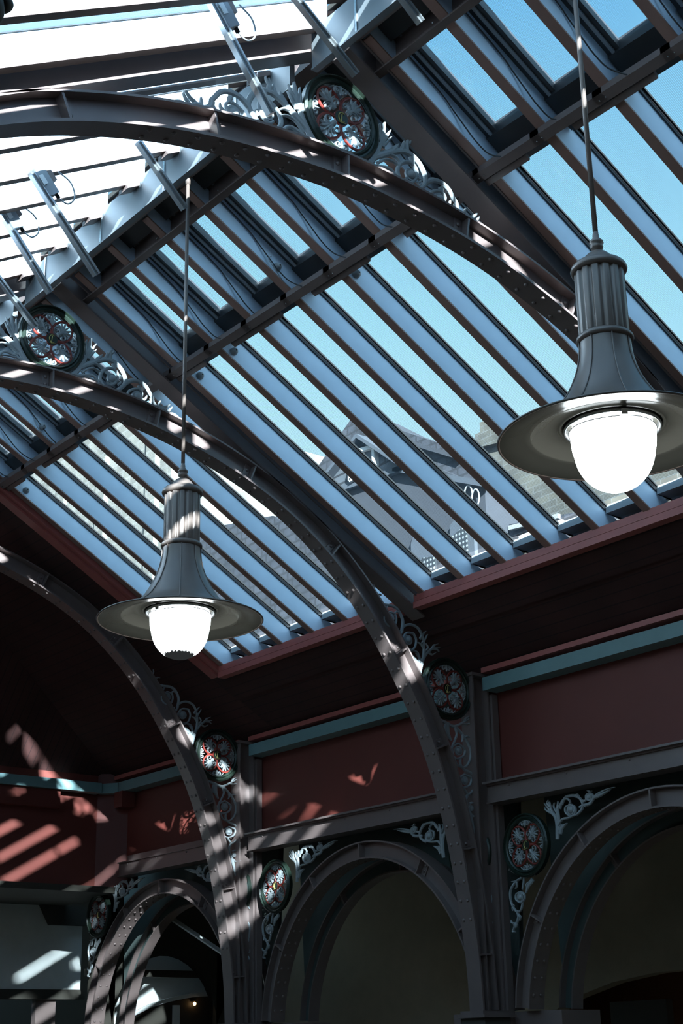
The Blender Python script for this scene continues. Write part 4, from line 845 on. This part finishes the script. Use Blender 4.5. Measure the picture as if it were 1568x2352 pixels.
for (a, b) in (((25.65, 13.25), (22.5, 11.86)), ((27.7, 13.36), (25.3, 13.16))): MB().beam((21.98, *a), (21.98, *b), .14, .10, (1, 0, 0)).build('gutter', 'slate', h)
MB().beam((22.2, 25.3, 13.86), (22.2, 23.5, 12.86), .10, .16, (1, 0, 0)).build('roof_hip_band', 'darkwall', h)
w = MB(); wp_ = [(27.24, 13.42), (27.21, 13.70), (26.8, 14.08), (26.30, 14.02), (26.28, 13.50)]
for a, b in zip(wp_, wp_[1:] + wp_[:1]): w.beam((21.93, *a), (21.93, *b), .10, .15, (1, 0, 0))
wn = w.build('window_frame', 'windowwhite', h)
MB().prism(wp_[::-1], 'x', 21.95, 21.97).build('window_glass', 'slate', wn)
for pts, sc_ in (([(25.18, 10.3), (25.17, 11.22), (25.03, 11.43), (24.79, 11.40), (24.43, 11.09), (24.46, 10.2)], [(24.75, 10.2), (24.75, 10.75), (24.3, 10.66), (24.3, 10.1)]), ([(23.85, 10.2), (23.81, 11.25), (23.62, 11.39), (23.28, 11.25), (23.03, 10.88), (23.05, 10.0)], [(23.78, 10.3), (23.74, 10.95), (23.2, 11.15), (23.2, 10.0)])):
    a_ = MB().prism(pts, 'x', 22.0, 22.1).build('arched_window', 'slate', h)
    MB().prism(sc_, 'x', 21.95, 22.0).build('pierced_screen', 'screenmat', a_)
for (yy, zz, rr) in ((23.13, 11.80, .13), (22.90, 11.66, .12)):
    MB().tube([(21.98, yy + rr * math.cos(R(a)), zz + rr * 1.7 * math.sin(R(a))) for a in range(0, 361, 20)], .02, 6).build('scroll_bracket', 'paleframe', h)
b = thing('brick_building', (26, 18, -1.6), 'sunlit buff brick building with chimney seen behind the near lamp', 'building')
MB().prism([(6, -1.6), (24.0, -1.6), (23.9, 12.9), (23.88, 13.5), (23.7, 13.5), (22.9, 13.4), (21.6, 12.0), (6, 11.8)], 'x', 23.2, 32).build('wall', 'brick', b)
MB().prism([(22.9, 13.3), (23.9, 13.45), (23.92, 13.80), (23.74, 13.80), (23.74, 14.05), (22.9, 13.95)], 'x', 23.05, 24.2).build('chimney', 'brick', b)
MB().prism([(22.62, 11.10), (22.62, 10.55), (6, 7.8), (6, 10.2), (20, 10.7)], 'x', 22.7, 23.15).build('lower_roof', 'slates', b)
for i, (y0, z0, y1, z1) in enumerate(((22.2, 10.63, 20.9, 10.64), (22.5, 10.95, 21.0, 10.80), (19.9, 10.1, 17.5, 10.5))):
    MB().beam((22.6, y0, z0), (22.6, y1, z1), .10, .09, (1, 0, 0)).build('gutter', 'paleframe', b)
g = thing('stone_building', (24, 36, -1.6), 'pale rubble stone building seen through the far left roof panes', 'building')
MB().prism([(32.6, -1.6), (50, -1.6), (50, 22), (32.6, 16.6)], 'x', 20, 28).build('wall', 'rubble', g)
for yy in (33.2, 36.0, 38.5): MB().box(19.85, 20, yy, yy + .5, -1.6, 16.5).build('pilaster', 'rubble', g)
s = thing('slate_roofed_shed', (24, 28, -1.6), 'long slate roof with flecks seen between the second arch and the far lamp', 'building')
MB().prism([(32.5, 8.6), (32.5, 12.9), (30.5, 12.75), (27.9, 12.3), (26.2, 11.2), (25.4, 10.2), (25.2, 8.6)], 'x', 20.0, 21.5).build('roof', 'slates', s)
MB().prism([(32.5, -1.6), (32.5, 8.6), (24.8, 8.6), (24.8, -1.6)], 'x', 19.7, 21.5).build('wall', 'brick', s)
tagit(MB().box(10.5, 60, -40, 80, -1.75, -1.62).build('street_ground', 'floor'), 'paved ground outside beyond the right wall', 'ground')
# dark fitting at the very top left corner, hung close to the viewer
fx = thing('hanging_fitting', (1.74, 4.0, 3.28), 'dark rounded hanging fitting cut off by the top left corner', 'fitting')
MB().tube([(1.70, 4.0, 3.40), (1.66, 4.0, 4.31)], .014, 10).build('stem', 'dark', fx)
MB().lathe([(.0, 3.27), (.035, 3.28), (.050, 3.30), (.056, 3.33), (.050, 3.37), (.030, 3.40), (.0, 3.405)], (1.70, 4.0, 0), 24).build('body', 'dark', fx)
MB().dome((1.745, 4.0, 3.375), (1, 0, .35), .034, .045, 16, 5).build('knob', 'dark', fx)

for o in list(D.objects):
    if '_base' in o: del o['_base']
